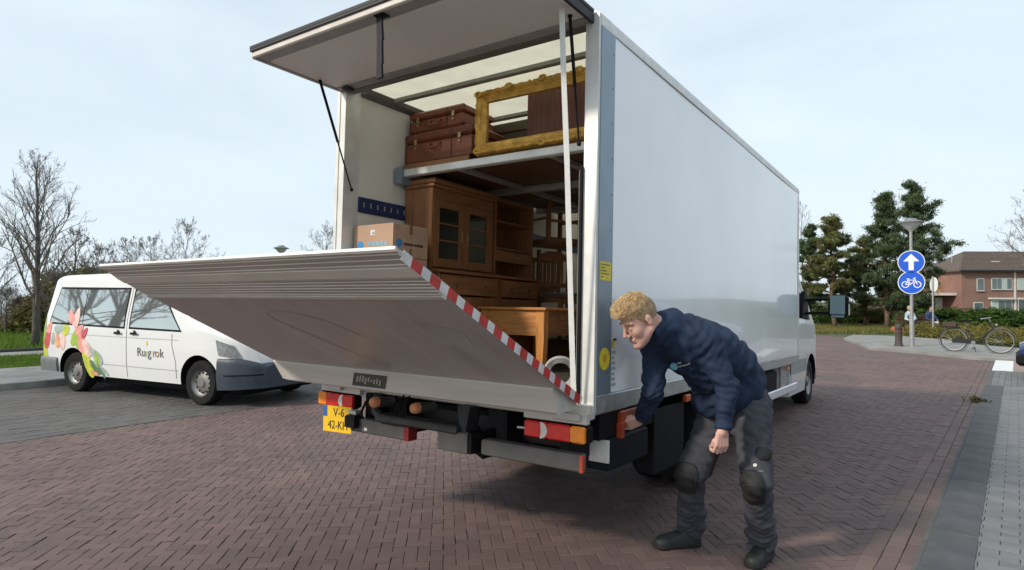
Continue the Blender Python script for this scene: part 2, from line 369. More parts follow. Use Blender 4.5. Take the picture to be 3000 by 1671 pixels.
# right-hand pavement
pave = sheet('pavement', [rd(1.37, -14), rd(9, -14), rd(9, 18.0), rd(1.37, 17.9)], .012, pbr('pavement_joint', (.10, .10, .10), .9), 'grey paved footway right of the kerb')
lay(pave, 'paver', [(1.675+.2*i-.1*(k % 2), -3.5+.1*k, 0.0) for i in range(24) for k in range(152)], .2, .1, m_side_o, m_side_j, .03, stuffname='pale_paver_field')
lay(pave, 'paver', [(1.52+.1*i, 11.7+.2*k, math.pi/2) for i in range(44) for k in range(17)], .2, .1, m_side_o, m_side_j, .03, nind=60, stuffname='pale_paver_rows')
for k in range(19):   # dark flush kerb band
    u0 = -3.5+k*.8
    o = bx('kerb_slab', m_band, pave, -.138, .125, -.397, .397, -.06, 0, bev=.006); o.location = rd(1.54, u0+.4, (.0345+.0006*(k % 2))); o.rotation_euler.z = -PHI
for i in range(4):
    o = bx('white_marker_tile', m_white_tile, pave, -.19, .19, -.74, .74, -.04, 0, bev=.006); o.location = rd(1.6+(i % 2)*.38*.0, 15.85+(i//2)*1.5, .034) if i in (0, 2) else rd(1.98, 15.85+(i//2)*1.5, .034)
    o.rotation_euler.z = -PHI
    if i in (1, 3): o.data.materials[0] = m_red_tile; o.name = 'pink_tile'
for k in range(10):
    o = bx('pink_tile', m_red_tile, pave, -.19, .19, -1.48, 1.48, -.04, 0, bev=.006); o.location = rd(2.38+.39*k, 16.6, .034); o.rotation_euler.z = -PHI
# left kerb, footway, path
kerb = bpy.data.objects.new('kerb', None); COL.objects.link(kerb); kerb['kind'] = 'structure'; kerb['label'] = 'concrete kerb behind the parked van'
km = MB().box(-.07, .07, -.497, .497, -.1, .12, bev=.012).mesh('kerb_stone', m_kerb)
for k in range(22):
    o = link('kerb_stone', km, kerb); o.location = rd(-11.82, -6+k, 0); o.rotation_euler.z = -PHI
sheet('footway', [rd(-14.9, -14), rd(-11.9, -14), rd(-11.9, 20), rd(-14.9, 20)], .10, m_path, 'concrete footway between parking bays and grass')
sheet('path', [rd(-20.3, -14), rd(-18.5, -14), rd(-18.5, 60), rd(-20.3, 60)], .06, m_path, 'narrow concrete path through the grass')
sheet('verge', [rd(-18.5, -14), rd(-14.9, -14), rd(-14.9, 60), rd(-18.5, 60)], .05, m_earth, 'mown grass verge left')
k2 = MB().box(-.05, .05, -20, 40, 0, .14, bev=.01).build('path_edging', pbr('dark_edging', (.06, .06, .055), .9), None); k2.location = rd(-20.45, 0, 0); k2.rotation_euler.z = -PHI; k2['kind'] = 'structure'
# far corner footway on the right
def pxpoly(pts, z=0.0): return [gp(x, y, z) for x, y in pts]
sheet('corner_footway', pxpoly([(2470, 991), (2545, 1018), (2700, 1031), (2850, 1046), (3080, 1060), (3080, 1028), (2850, 1009), (2760, 994), (2640, 985), (2500, 981)], .07), .07, m_path, 'pale paved corner footway under the bicycle', thick=.12)
# grass blades (uncountable)
m_grass = leafmat('grass_blade', (.115, .19, .028), var=.35, scale=1.5)
m_grass2 = leafmat('dry_grass_blade', (.19, .185, .06), var=.35, scale=1.0)
def blades(name, label, n, fn, h, mat, wdt=.012, seed=1):
    r = random.Random(seed); V = []; Fc = []
    for i in range(n):
        p = fn(r); hh = h*r.uniform(.5, 1.3); a = r.uniform(0, 6.283); dx, dy = math.cos(a)*wdt, math.sin(a)*wdt; lx, ly = r.gauss(0, hh*.35), r.gauss(0, hh*.35)
        k = len(V); V += [(p[0]-dx, p[1]-dy, p[2]), (p[0]+dx, p[1]+dy, p[2]), (p[0]+lx, p[1]+ly, p[2]+hh)]; Fc.append((k, k+1, k+2))
    me = bpy.data.meshes.new(name); me.from_pydata(V, [], Fc); me.materials.append(mat); o = link(name, me, None, 'stuff'); o['label'] = label; o['category'] = 'grass'; return o
blades('grass', 'bright green mown grass strip beside the footway', 42000, lambda r: rd(r.uniform(-18.5, -14.9), r.uniform(-2.5, 9), .05), .09, m_grass, .012, 1)
blades('long_grass', 'longer grass around the bare tree', 30000, lambda r: rd(r.uniform(-34, -20.5), r.uniform(-4, 14), -.05), .28, m_grass, .022, 2)
def pg(x0, x1, y0, y1): return lambda r: gp(r.uniform(x0, x1), r.uniform(y0, y1), -.05)
blades('verge_grass', 'rough yellowish grass verge beyond the junction', 30000, pg(2330, 2760, 946, 979), .16, m_grass2, .03, 3)
# ================================================================== vehicles: shared builders
m_white = pbr('white_paint', (.74, .75, .76), .28, var=.03, scale=1.0, coat=.6, spec=.5)
m_whitebox = pbr('white_gelcoat', (.83, .845, .88), .20, var=.05, scale=1.1, detail=8, coat=.65, bump=.10, bscale=.8)
m_alu = pbr('aluminium', (.50, .50, .50), .42, metal=.75, var=.1, scale=9, rvar=.1)
m_alul = pbr('light_aluminium', (.66, .66, .64), .45, metal=.35, var=.1, scale=7)
m_steel = pbr('blue_grey_steel', (.24, .30, .36), .4, metal=.5, var=.1, scale=4)
m_black = pbr('black_plastic', (.010, .010, .012), .6, var=.2, scale=8, spec=.12)
m_dkmetal = pbr('dark_steel', (.03, .031, .034), .6, metal=.2, var=.25, scale=6)
m_bumper = pbr('bumper_steel', (.085, .085, .085), .55, metal=.2, var=.2, scale=7)
m_rubber = pbr('tyre_rubber', (.014, .014, .015), .8, var=.25, scale=14, spec=.2)
m_rim = pbr('steel_rim', (.30, .29, .28), .42, metal=.7, var=.15, scale=10)
m_red = pbr('red_lens', (.72, .018, .014), .12, var=.15, scale=30, coat=.8)
m_amber = pbr('amber_lens', (.95, .27, .012), .12, var=.1, scale=30, coat=.8)
m_lensw = pbr('clear_lens', (.75, .72, .68), .12, var=.1, scale=30, coat=.8)
m_dkglass = pbr('dark_glass', (.02, .025, .03), .03, var=.05, spec=.9, coat=1)
m_mirrorglass = pbr('mirror_glass', (.13, .18, .20), .04, metal=.9, var=.05)
m_winglass = pbr('van_window_glass', (.55, .60, .60), .03, metal=.85, var=.05, scale=1)
m_grey_pl = pbr('grey_plastic', (.036, .050, .070), .5, var=.1, scale=5)
m_yellow = pbr('yellow_sticker', (.66, .54, .03), .5, var=.12, scale=25)
m_plate = pbr('plate_yellow', (.80, .50, .02), .4, var=.05, scale=20)
m_plblue = pbr('plate_blue', (.04, .12, .45), .4)
m_ink = pbr('black_ink', (.012, .012, .012), .6)
m_whites = pbr('white_sticker', (.6, .6, .58), .5, var=.1, scale=30)
m_redtape = pbr('red_tape', (.46, .035, .03), .4, var=.2, scale=15)
m_whitetape = pbr('white_tape', (.62, .60, .60), .4, var=.15, scale=15)
m_orange = pbr('orange_cover', (.34, .05, .015), .4, var=.2, scale=12)
m_dirty = pbr('dull_panel', (.46, .435, .415), .42, metal=.25, var=.14, scale=2.2, stretch=(5, .45, .45), rvar=.08, detail=6)
m_band2 = pbr('beige_aluminium', (.61, .585, .54), .5, metal=.3, var=.10, scale=3, stretch=(.4, 5, 5))
m_flap = pbr('flap_lining', (.74, .69, .665), .5, var=.05, scale=1.5)
m_wallin = pbr('box_lining', (.66, .64, .60), .5, var=.04, scale=2)
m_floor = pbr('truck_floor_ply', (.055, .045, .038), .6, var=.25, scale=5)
m_strapw = pbr('white_webbing', (.72, .71, .68), .8, var=.06, scale=40)
m_blue = pbr('navy_rail', (.012, .03, .10), .45, var=.1, scale=10)
m_roofglow = leafmat('translucent_roof', (.86, .84, .745), var=.04, scale=6, transl=.75)
class Loft:
    """car-like body; local x forward, y left, z up"""
    def __init__(s, zb, zt, hw, side, rth=.16, rtv=.16, lean=None, camber=.03):
        s.zb, s.zt, s.hw, s.side, s.rth, s.rtv, s.lean, s.camber = zb, zt, hw, side, rth, rtv, lean or (lambda x, z: 0), camber
    def W(s, x, z):
        c = min(max((s.zt(x)-z)/s.rtv, 0), 1); return max(s.hw(x)*s.side(z)-s.rth*(1-math.sqrt(max(0, 1-(1-c)**2))), .05)
    def P(s, x, z, off=0.0, sgn=-1): return Vector((x+s.lean(x, z), sgn*(s.W(x, z)+off), z))
    def body(s, xs, name, mat, parent, cut=None, nz=22, smooth=35):
        mb = MB(); rings = []
        for x in xs:
            zb, zt = s.zb(x), s.zt(x); q = [1-(1-i/(nz-1))**1.5 for i in range(nz)]
            right = [s.P(x, zb+(zt-zb)*t) for t in q]; wt = -right[-1].y
            top = [Vector((x+s.lean(x, zt), -wt+2*wt*k/10, zt+s.camber*(1-(2*k/10-1)**2))) for k in range(1, 10)]
            left = [Vector((p.x, -p.y, p.z)) for p in reversed(right)]
            rings.append(right+top+left)
        n = len(rings[0]); vs = [p for r in rings for p in r]; fs = []
        for i in range(len(rings)-1):
            for k in range(n): fs.append((i*n+k, (i+1)*n+k, (i+1)*n+(k+1) % n, i*n+(k+1) % n))
        fs += [tuple(range(n)), tuple(range((len(rings)-1)*n+n-1, (len(rings)-1)*n-1, -1))]
        mb.add(vs, fs); o = mb.build(name, [mat], parent)
        if cut:
            cm = MB()
            for (cx, cz, r) in cut: cm.cyl((cx, -1.6, cz), (cx, -.55, cz), r, n=40); cm.cyl((cx, .55, cz), (cx, 1.6, cz), r, n=40)
            co = cm.build('arch_cutter', [m_black]); md = o.modifiers.new('b', 'BOOLEAN'); md.object = co; md.operation = 'DIFFERENCE'; md.solver = 'EXACT'
            try: md.material_mode = 'TRANSFER'
            except Exception: pass
            pr = o.parent; o.parent = None; bpy.context.view_layer.update()
            dg = bpy.context.evaluated_depsgraph_get(); me = bpy.data.meshes.new_from_object(o.evaluated_get(dg)); o.modifiers.clear(); o.data = me; bpy.data.objects.remove(co); o.parent = pr
        o.data.polygons.foreach_set('use_smooth', [True]*len(o.data.polygons)); o.data.set_sharp_from_angle(angle=math.radians(smooth)); return o
    def patch(s, bl, br, tr, tl, name, mat, parent, off=.004, sgn=-1, nx=10, nz=6):
        mb = MB(); vs = []
        for j in range(nz+1):
            for i in range(nx+1):
                a, b = i/nx, j/nz; x = (bl[0]*(1-a)+br[0]*a)*(1-b)+(tl[0]*(1-a)+tr[0]*a)*b; z = (bl[1]*(1-a)+br[1]*a)*(1-b)+(tl[1]*(1-a)+tr[1]*a)*b
                vs.append(s.P(x, z, off, sgn))
        mb.add(vs, [(j*(nx+1)+i, j*(nx+1)+i+1, (j+1)*(nx+1)+i+1, (j+1)*(nx+1)+i) for j in range(nz) for i in range(nx)])
        o = mb.build(name, mat, parent, smooth=True); return o
    def line(s, pts, w, name, mat, parent, off=.003, sgn=-1):
        mb = MB()
        for (a, b) in zip(pts[:-1], pts[1:]):
            n = max(2, int(math.hypot(b[0]-a[0], b[1]-a[1])/.06)); dx, dz = b[0]-a[0], b[1]-a[1]; l = math.hypot(dx, dz); nx, nz_ = -dz/l*w/2, dx/l*w/2; vs = []
            for i in range(n+1):
                t = i/n; x, z = a[0]+dx*t, a[1]+dz*t; vs += [s.P(x-nx, z-nz_, off, sgn), s.P(x+nx, z+nz_, off, sgn)]
            mb.add(vs, [(2*i, 2*i+1, 2*i+3, 2*i+2) for i in range(n)])
        return mb.build(name, mat, parent)
    def shape(s, poly, name, mat, parent, off=.004, sgn=-1):
        cx = sum(p[0] for p in poly)/len(poly); cz = sum(p[1] for p in poly)/len(poly); mb = MB(); n = len(poly)
        vs = [s.P(cx, cz, off, sgn)]+[s.P((x+cx)/2, (z+cz)/2, off, sgn) for x, z in poly]+[s.P(x, z, off, sgn) for x, z in poly]
        fs = [(0, 1+k, 1+(k+1) % n) for k in range(n)]+[(1+k, 1+n+k, 1+n+(k+1) % n, 1+(k+1) % n) for k in range(n)]
        mb.add(vs, fs); return mb.build(name, mat, parent)
def interp(pts):
    xs = [p[0] for p in pts]; zs = [p[1] for p in pts]; return lambda x: float(np.interp(x, xs, zs))
def smooth_interp(pts, k=.05):
    f = interp(pts); return lambda x: (f(x-k)+f(x-k/2)+f(x)+f(x+k/2)+f(x+k))/5
def wheel(parent, c, r, wd, axis='y', out=-1, rimmat=None, twin=False):
    """wheel with tyre and rim; out = sign of the outer face along axis"""
    A = {'x': 0, 'y': 1}[axis]; h = wd/2
    prof = [(r*.60, -h*.9), (r*.72, -h), (r*.93, -h*.96), (r*.99, -h*.72), (r, -h*.3), (r, h*.3), (r*.99, h*.72), (r*.93, h*.96), (r*.72, h), (r*.60, h*.9)]
    t = MB().lathe(prof, c, axis, 36, close=False).build('wheel', m_rubber, parent, smooth=30); t['label'] = 'black tyre on steel wheel'
    o = out*h; rp = [(r*.63, o*.95), (r*.60, o*.72), (r*.55, o*.55), (r*.50, o*.42), (r*.36, o*.55), (r*.22, o*.62), (r*.17, o*.86), (r*.0001, o*.88)]
    MB().lathe(rp, c, axis, 28, close=False).build('rim', rimmat or m_rim, t, smooth=35)
    for k in range(12):
        a = 2*math.pi*k/12; rr = r*.435; p = [c[0], c[1], c[2]]; i, j = [q for q in (0, 1, 2) if q != A]
        p[i] += rr*math.cos(a); p[j] += rr*math.sin(a); q0 = list(p); q1 = list(p); q0[A] += o*.40; q1[A] += o*.56; MB().cyl(q0, q1, r*.045, n=8).build('rim_hole', m_black, t)
    MB().lathe([(r*.62, -o*.6), (r*.0001, -o*.6)], c, axis, 20, close=False).build('wheel_back', m_black, t)
    return t
# ================================================================== removal truck
truck = thing('box_truck', 'white box truck with open rear, raised tail lift and flap door', 'truck', truck=True)
XL, LB, ZB, ZT = -2.278, 5.92, .978, 3.348
def tb(name, mat, *a, parent=None, bev=.004): return bx(name, mat, parent or truck, *a, bev=bev)
def loftwall(name, x0, x1):
    """flat side wall, subtly wavy"""
    mb = MB(); ny, nz = 40, 14; vs = []
    for j in range(nz+1):
        for i in range(ny+1):
            y = .182+(5.84-.182)*i/ny; z = 1.092+(3.255-1.092)*j/nz
            vs.append((x1+.0025*math.sin(y*1.9+z*.7)+.002*math.sin(z*3.1+y*.6), y, z))
    mb.add(vs, [(j*(ny+1)+i, j*(ny+1)+i+1, (j+1)*(ny+1)+i+1, (j+1)*(ny+1)+i) for j in range(nz) for i in range(ny)])
    mb.box(min(x0, x1), max(x0, x1)-(.012 if x1 == 0 else 0)+(0 if x1 == 0 else 0), .182, 5.84, 1.092, 3.255)
    return mb.build(name, m_whitebox, truck, smooth=20)
loftwall('side_panel', -.06, 0.0)
tb('side_panel', m_wallin, XL+.005, -2.2, .05, 5.84, 1.0, 3.29)
tb('side_lining', m_wallin, -.085, -.075, .12, 5.84, 1.06, 3.29)
def rail(name, mat, poly, y0, y1, **k): return MB().prism(poly, y0, y1, lambda a, b, h: (a, h, b)).build(name, mat, truck, smooth=30)
rail('roof_rail', m_alul, [(-.07, 3.252), (.006, 3.252), (.006, 3.300), (-.004, 3.328), (-.028, 3.345), (-.07, 3.348)], .0, 5.93)
rail('roof_rail', m_alul, [(XL+.07, 3.252), (XL-.006, 3.252), (XL-.006, 3.30), (XL+.004, 3.328), (XL+.028, 3.345), (XL+.07, 3.348)], .0, 5.93)
tb('bottom_rail', m_alu, -.06, .006, .0, 5.90, ZB, 1.09, bev=.008)
tb('bottom_rail', m_alu, XL-.006, XL+.06, .0, 5.90, ZB, 1.09, bev=.008)
tb('front_post', m_alul, -.07, .004, 5.842, 5.93, 1.092, 3.25, bev=.02)
tb('front_wall', m_whitebox, XL+.01, -.07, 5.87, 5.92, 1.0, 3.30)
tb('roof_panel', m_roofglow, XL+.072, -.072, .07, 5.86, 3.325, 3.332, bev=0)
rp = tb('corner_post', m_alul, -.083, .004, -.028, .115, ZB, 3.335, bev=.018)
tb('post_strip', m_steel, .0045, .009, .0, .18, 1.092, 3.25, bev=.001)
for k in range(10):
    z = 1.2+.215*k; MB().cyl((.009, .165, z), (.013, .165, z), .006, n=8).build('rivet', m_alu, rp)
lp = tb('corner_post', m_alul, XL-.004, -2.197, -.028, .125, ZB, 3.335, bev=.012)
tb('post_edge', m_alul, XL-.012, XL+.02, -.034, -.03, 1.95, 3.28, parent=lp, bev=.001)
tb('door_header', pbr('header_grey', (.16, .15, .145), .5, metal=.3), -2.196, -.084, -.01, .06, 3.262, 3.322)
tb('rubber_buffer', m_black, -.098, -.084, -.05, -.01, 1.10, 2.42, parent=rp, bev=.004)
tb('rubber_buffer', m_black, XL-.03, XL-.005, -.02, .03, 1.60, 2.27, parent=lp, bev=.004)
tb('post_gasket', pbr('gasket_grey', (.22, .23, .24), .5), -.112, -.099, -.03, .06, 1.06, 2.40, parent=rp)
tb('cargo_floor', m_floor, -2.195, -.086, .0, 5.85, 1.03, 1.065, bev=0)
tb('rear_sill', m_band2, XL, .0, -.06, -.001, .955, 1.045, bev=.008)
for i, y in enumerate((.42, 1.25, 2.2, 3.15, 4.1, 5.05)):
    tb('roof_bow', pbr('roof_bow_grey', (.23, .225, .20), .5, metal=.3), -2.195, -.086, y, y+.05, 3.290, 3.3235)
rail('ceiling_edge', MATS['header_grey'], [(-2.2, 3.26), (-2.2, 3.32), (-2.13, 3.32), (-2.145, 3.285)], .126, 5.8)
# lashing rail on the left wall
lr = tb('lashing_rail', m_blue, -2.199, -2.185, .126, 5.6, 2.33, 2.455)
for k in range(26):
    y = .17+.075*k; tb('rail_slot', pbr('slot_tan', (.28, .25, .18), .5), -2.1845, -2.182, y, y+.013, 2.375, 2.415, parent=lr, bev=0)
# stickers on the right rear post
tb('yellow_sticker', m_yellow, .0092, .0105, .02, .16, 1.755, 1.865, bev=0, parent=rp)
for k in range(5): tb('sticker_line', pbr('olive_ink', (.16, .15, .04), .6), .0106, .0112, .03, .05+.1*((k*37 % 10)/10+.1), 1.772+.018*k, 1.779+.018*k, bev=0, parent=rp)
MB().cyl((.0092, .092, 1.297), (.0105, .092, 1.297), .066, n=28).build('round_sticker', m_yellow, rp)
MB().cyl((.0106, .092, 1.30), (.0112, .092, 1.30), .024, n=16).build('sticker_mark', pbr('ochre_mark', (.5, .28, .03), .5), rp)
for k in range(7):
    z = 1.13+.032*k; tb('document_line', pbr('print_grey', (.35, .36, .37), .6), .0035, .0045, .20, .255-.01*(k % 3), z, z+.017, bev=0)
tb('document_mark', m_yellow, .0035, .0047, .20, .235, 1.355, 1.40, bev=0); tb('document_mark', m_ink, .0035, .0048, .215, .262, 1.40, 1.412, bev=0)
# ---------------------------------------------------------------- flap door
fl = tb('flap_door', m_flap, -2.235, -.052, -.785, -.02, 3.272, 3.318, bev=.004)
m_seal = pbr('seal_black', (.015, .016, .02), .6)
tb('edge_profile', pbr('pale_edge', (.62, .57, .52), .4), -2.245, -.042, -.812, -.786, 3.262, 3.312, parent=fl)
tb('edge_seal', m_seal, -2.262, -.030, -.818, -.03, 3.3185, 3.345, parent=fl)
tb('edge_seal', m_seal, -2.250, -.040, -.824, -.8125, 3.297, 3.318, parent=fl)
tb('side_profile', m_dkmetal, -.0515, -.030, -.80, -.02, 3.258, 3.317, parent=fl); tb('side_profile', m_alu, -2.256, -2.2355, -.80, -.02, 3.258, 3.317, parent=fl)
tb('lining_border', pbr('border_grey', (.30, .28, .27), .5), -2.23, -.056, -.784, -.70, 3.264, 3.2718, parent=fl)
tb('hinge_border', MATS['border_grey'], -2.23, -.056, -.10, -.022, 3.262, 3.2718, parent=fl)
tb('hinge_bracket', m_dkmetal, -2.15, -2.09, -.11, -.045, 3.235, 3.261, parent=fl)
st = MB(); pts = [(-1.05, -.76, 3.263), (-1.045, -.755, 3.12), (-1.045, -.752, 2.98), (-1.047, -.748, 2.90)]
for (a, b) in zip(pts[:-1], pts[1:]): st.add([(a[0]-.024, a[1], a[2]), (a[0]+.022, a[1]-.006, a[2]), (b[0]+.027, b[1]-.006, b[2]), (b[0]-.024, b[1], b[2]), (a[0]-.024, a[1]+.012, a[2]), (a[0]+.022, a[1]+.008, a[2]), (b[0]+.027, b[1]+.010, b[2]), (b[0]-.024, b[1]+.016, b[2])], [(0,1,2,3),(4,5,6,7),(0,1,5,4),(2,3,7,6),(0,3,7,4),(1,2,6,5)])
st.build('pull_strap', pbr('black_webbing', (.018, .018, .025), .8), fl)
tb('strap_anchor', m_black, -1.07, -.99, -.79, -.73, 3.256, 3.2635, parent=fl)
for (a, b) in (((-2.178, -.292, 3.25), (-2.165, .03, 2.49)), ((-.115, -.165, 3.265), (-.108, -.045, 2.55))):
    a, b = Vector(a), Vector(b); mid = a.lerp(b, .55); q = MB().cyl(a, mid, .0105, n=10).cyl(mid, b, .006, n=8); q.ball(a, .014); q.ball(b, .014); q.build('gas_strut', m_black, truck, smooth=40)
# white webbing strap hanging across the opening
sp = MB(); P0 = [(-.092, -.30, 3.262), (-.090, -.27, 2.9), (-.086, -.22, 2.4), (-.084, -.17, 1.8), (-.083, -.13, 1.35), (-.084, -.10, 1.08)]
for (a, b) in zip(P0[:-1], P0[1:]): sp.add([(a[0]-.013, a[1]-.006, a[2]), (a[0]+.013, a[1]+.006, a[2]), (b[0]+.014, b[1]+.006, b[2]), (b[0]-.014, b[1]-.006, b[2]), (a[0]-.013, a[1]-.003, a[2]), (a[0]+.013, a[1]+.009, a[2]), (b[0]+.014, b[1]+.009, b[2]), (b[0]-.014, b[1]-.003, b[2])], [(0,1,2,3),(4,5,6,7),(0,3,7,4),(1,2,6,5)])
sp.build('door_strap', m_strapw, truck)
# ---------------------------------------------------------------- tail-lift platform
PX0, PX1 = -2.46, -.012; DY, DZ = -.8985, .439
def pf(x, s, t): return (x, -.13+DY*s+.439*t, 1.035+DZ*s+.8985*t)
plat = MB().prism([(.30, 0), (1.30, 0), (1.30, .05), (.02, .055), (.02, .02)], PX0+.004, PX1-.004, lambda s, t, x: pf(x, s, t)).build('tail_lift_platform', m_dirty, truck)
MB().prism([(.02, -.015), (.185, -.105), (.205, -.105), (.2995, -.012), (.2995, -.001), (.02, .019)], PX0+.10, PX1-.03, lambda s, t, x: pf(x, s, t)).build('hinge_band', m_band2, plat)
MB().prism([(.12, -.06), (.195, -.10), (.2985, -.010), (.2985, -.001), (.12, -.001)], PX0, PX0+.0995, lambda s, t, x: pf(PX0+(.0995 if x > PX0+.05 else max(0, .0995*(1-s/.2995)*1.4)), s, t)).build('band_end', m_band2, plat)
def ribs(s0, s1, n, a0, a1):
    pr = []
    for i in range(n):
        q0 = s0+(s1-s0)*i/n; dq = (s1-s0)/n; pr += [(q0, a0+(a1-a0)*i/n), (q0+dq*.55, a0+(a1-a0)*i/n), (q0+dq*.62, a0+(a1-a0)*i/n+.0035), (q0+dq*.95, a0+(a1-a0)*i/n+.0035)]
    return pr
t0 = ribs(1.325, 1.47, 6, -.004, .006); t0 = t0+[(1.47, .008), (1.47, .048), (1.325, .05)]
MB().prism([(1.3005, -.008), (1.3245, -.008), (1.3245, .05), (1.3005, .05)], PX0, PX1, lambda s, t, x: pf(x, s, t)).build('joint_strip', pbr('bright_strip', (.72, .69, .63), .4, metal=.3), plat)
MB().prism(t0, PX0, PX1, lambda s, t, x: pf(x, s, t)).build('ribbed_profile', pbr('ribbed_alu', (.56, .52, .475), .42, metal=.4, var=.12, scale=3, stretch=(.4, 5, 5)), plat)
MB().prism([(1.4705, .002), (1.535, .006), (1.535, .045), (1.4705, .045)], PX0, PX1, lambda s, t, x: pf(x, s, t)).build('smooth_profile', pbr('smooth_alu', (.80, .765, .70), .5, metal=.2, var=.06, scale=3), plat)
t1 = ribs(1.5355, 1.63, 3, .009, .02)+[(1.633, .022), (1.633, .034), (1.5355, .045)]
MB().prism(t1, PX0, PX1, lambda s, t, x: pf(x, s, t)).build('ribbed_tip', MATS['ribbed_alu'], plat)
MB().prism([(1.6335, .018), (1.645, .022), (1.645, .036), (1.6335, .036)], PX0, PX1, lambda s, t, x: pf(x, s, t)).build('tip_edge', pbr('bright_edge', (.75, .74, .7), .35, metal=.4), plat)
# warning tape along the right edge
MB().prism([(.03, .004), (1.60, .004), (1.60, .045), (.03, .054)], PX1, PX1+.002, lambda s, t, x: pf(x, s, t)).build('warning_tape', m_whitetape, plat)
for k in range(13):
    s0 = .05+.119*k; f = lambda s: (.0045, .0535-.0054*s)
    MB().prism([(s0, f(s0)[0]), (s0+.064, f(s0)[0]), (s0+.070, f(s0)[1]), (s0+.006, f(s0)[1])], PX1+.002, PX1+.003, lambda s, t, x: pf(x, s, t)).build('tape_stripe', m_redtape, plat)
# maker's plate with worn pale marks
hb = lambda x, a, o: pf(x+.07*(a-.5), .205+.0945*a+.7*o, -.105+.093*a+.7*-o)
q = MB(); q.add([hb(-1.60, .15, .001), hb(-1.29, .15, .001), hb(-1.29, .85, .001), hb(-1.60, .85, .001), hb(-1.60, .15, .004), hb(-1.29, .15, .004), hb(-1.29, .85, .004), hb(-1.60, .85, .004)], [(0,1,2,3),(4,5,6,7),(0,1,5,4),(2,3,7,6),(0,3,7,4),(1,2,6,5)]); q.build('maker_plate', pbr('worn_plate', (.07, .065, .055), .5, var=.3, scale=20), plat)
r_ = random.Random(5)
for k in range(9):
    x0 = -1.565+.027*k; a, b = r_.uniform(.28, .45), r_.uniform(.55, .75)
    MB().add([hb(x0, a, .0055), hb(x0+.013, a, .0055), hb(x0+.013, b, .0055), hb(x0, b, .0055)], [(0, 1, 2, 3)]).build('plate_mark', pbr('plate_pale', (.36, .35, .31), .5), plat)
# dark scuffs with a shape of their own (a curved tyre-like mark and a rectangular stain)
m_scuff = pbr('scuff', (.405, .38, .36), .5, var=.2, scale=4)
sc_ = MB(); CP_ = [(-1.18, .36), (-1.30, .60), (-1.42, .84), (-1.50, .98), (-1.52, 1.06), (-1.47, 1.12), (-1.36, 1.14), (-1.22, 1.12), (-1.05, 1.02), (-.95, .85)]
pts = [(float(np.interp(i/40, [k/9 for k in range(10)], [q[0] for q in CP_])), float(np.interp(i/40, [k/9 for k in range(10)], [q[1] for q in CP_]))) for i in range(41)]
for (a, b) in zip(pts[:-1], pts[1:]):
    sc_.add([pf(a[0]-.013, a[1]-.004, -.0012), pf(a[0]+.013, a[1]+.004, -.0012), pf(b[0]+.013, b[1]+.004, -.0012), pf(b[0]-.013, b[1]-.004, -.0012)], [(0, 1, 2, 3)])
sc_.build('scuff_mark', m_scuff, plat)
MB().add([pf(-.42, .80, -.001), pf(-.22, .78, -.001), pf(-.16, .98, -.001), pf(-.40, 1.06, -.001)], [(0, 1, 2, 3)]).build('stain', m_scuff, plat)
# hinge blocks
tb('hinge_block', m_alu, -.20, -.03, -.13, -.101, .955, 1.0, parent=truck); tb('hinge_block', m_alu, -2.2, -2.03, -.13, -.101, .955, 1.0)
# ---------------------------------------------------------------- underside
und = tb('chassis_rails', m_dkmetal, -1.55, -1.45, .1, 5.9, .72, .94); tb('chassis_rails', m_dkmetal, -.83, -.73, .1, 5.9, .72, .94)
tb('lift_torsion_tube', m_dkmetal, -2.0, -.28, .12, .28, .74, .90, bev=.03)
tb('chassis_box', m_black, -2.0, -.3, .9, 1.4, .55, .95)
tb('lift_beam', m_dkmetal, -1.60, -.87, -.18, -.05, .785, .835, bev=.01)
MB().tube([(-1.60, -.12, .80), (-1.66, -.12, .84), (-1.68, -.11, .90), (-1.68, -.08, .96)], .03, 8).build('lift_arm', m_dkmetal, truck, smooth=40)
MB().prism([(-.87, .79), (-.83, .80), (-.80, .95), (-.80, .96), (-.90, .96)], -.14, -.02, lambda a, b, h: (a, h, b)).build('lift_arm', m_dkmetal, truck)
MB().prism([(-.93, .83), (-.87, .785), (-.78, .69), (-.78, .62), (-.87, .66)], -.02, .08, lambda a, b, h: (a, h, b)).build('arm_gusset', m_black, truck)
tb('tow_plate', m_bumper, -1.03, -.79, -.17, -.13, .675, .80, bev=.006); tb('tow_plate_side', m_black, -.789, -.765, -.16, .1, .675, .80)
for x in (-1.55, -1.17):
    q = MB().cyl((x, -.20, .925), (x+.035, -.09, .918), .036, n=16).build('warning_lamp', m_dkmetal, truck, smooth=40)
    MB().lathe([(.035, 0), (.036, -.03), (.030, -.055), (.001, -.064)], (x-.004, -.20, .925), 'y', 16, close=False).build('lamp_lens', pbr('salmon_lens', (.62, .24, .11), .35, var=.15, scale=30), q, smooth=True)
for k, (a, b, c) in enumerate(((-1.38, .99, .84), (-1.35, .97, .86), (-1.32, 1.0, .83))): MB().tube([(a, -.12, b), (a-.02, -.16, (b+c)/2), (a-.05, -.15, c)], .006, 6).build('hydraulic_hose', m_black, truck)
MB().tube([(-1.15, -.05, .80), (-1.10, -.04, .74), (-1.04, -.04, .73), (-1.02, -.02, .80)], .007, 6).build('cable', m_black, truck)
for (x0, x1) in ((-.70, -.02), (-1.91, -1.36)): tb('underrun_bar', m_bumper, x0, x1, -.14, -.06, .68, .775, bev=.008)
tb('end_reflector', pbr('orange_red', (.42, .06, .025), .4), -.0195, .002, -.142, -.118, .678, .777); tb('end_reflector', pbr('dark_red', (.20, .012, .012), .4), -1.3595, -1.315, -.142, -.058, .678, .777)
for x in (-.6, -.16, -1.8, -1.45): tb('bar_bracket', m_black, x-.03, x+.03, -.059, .2, .70, .95)
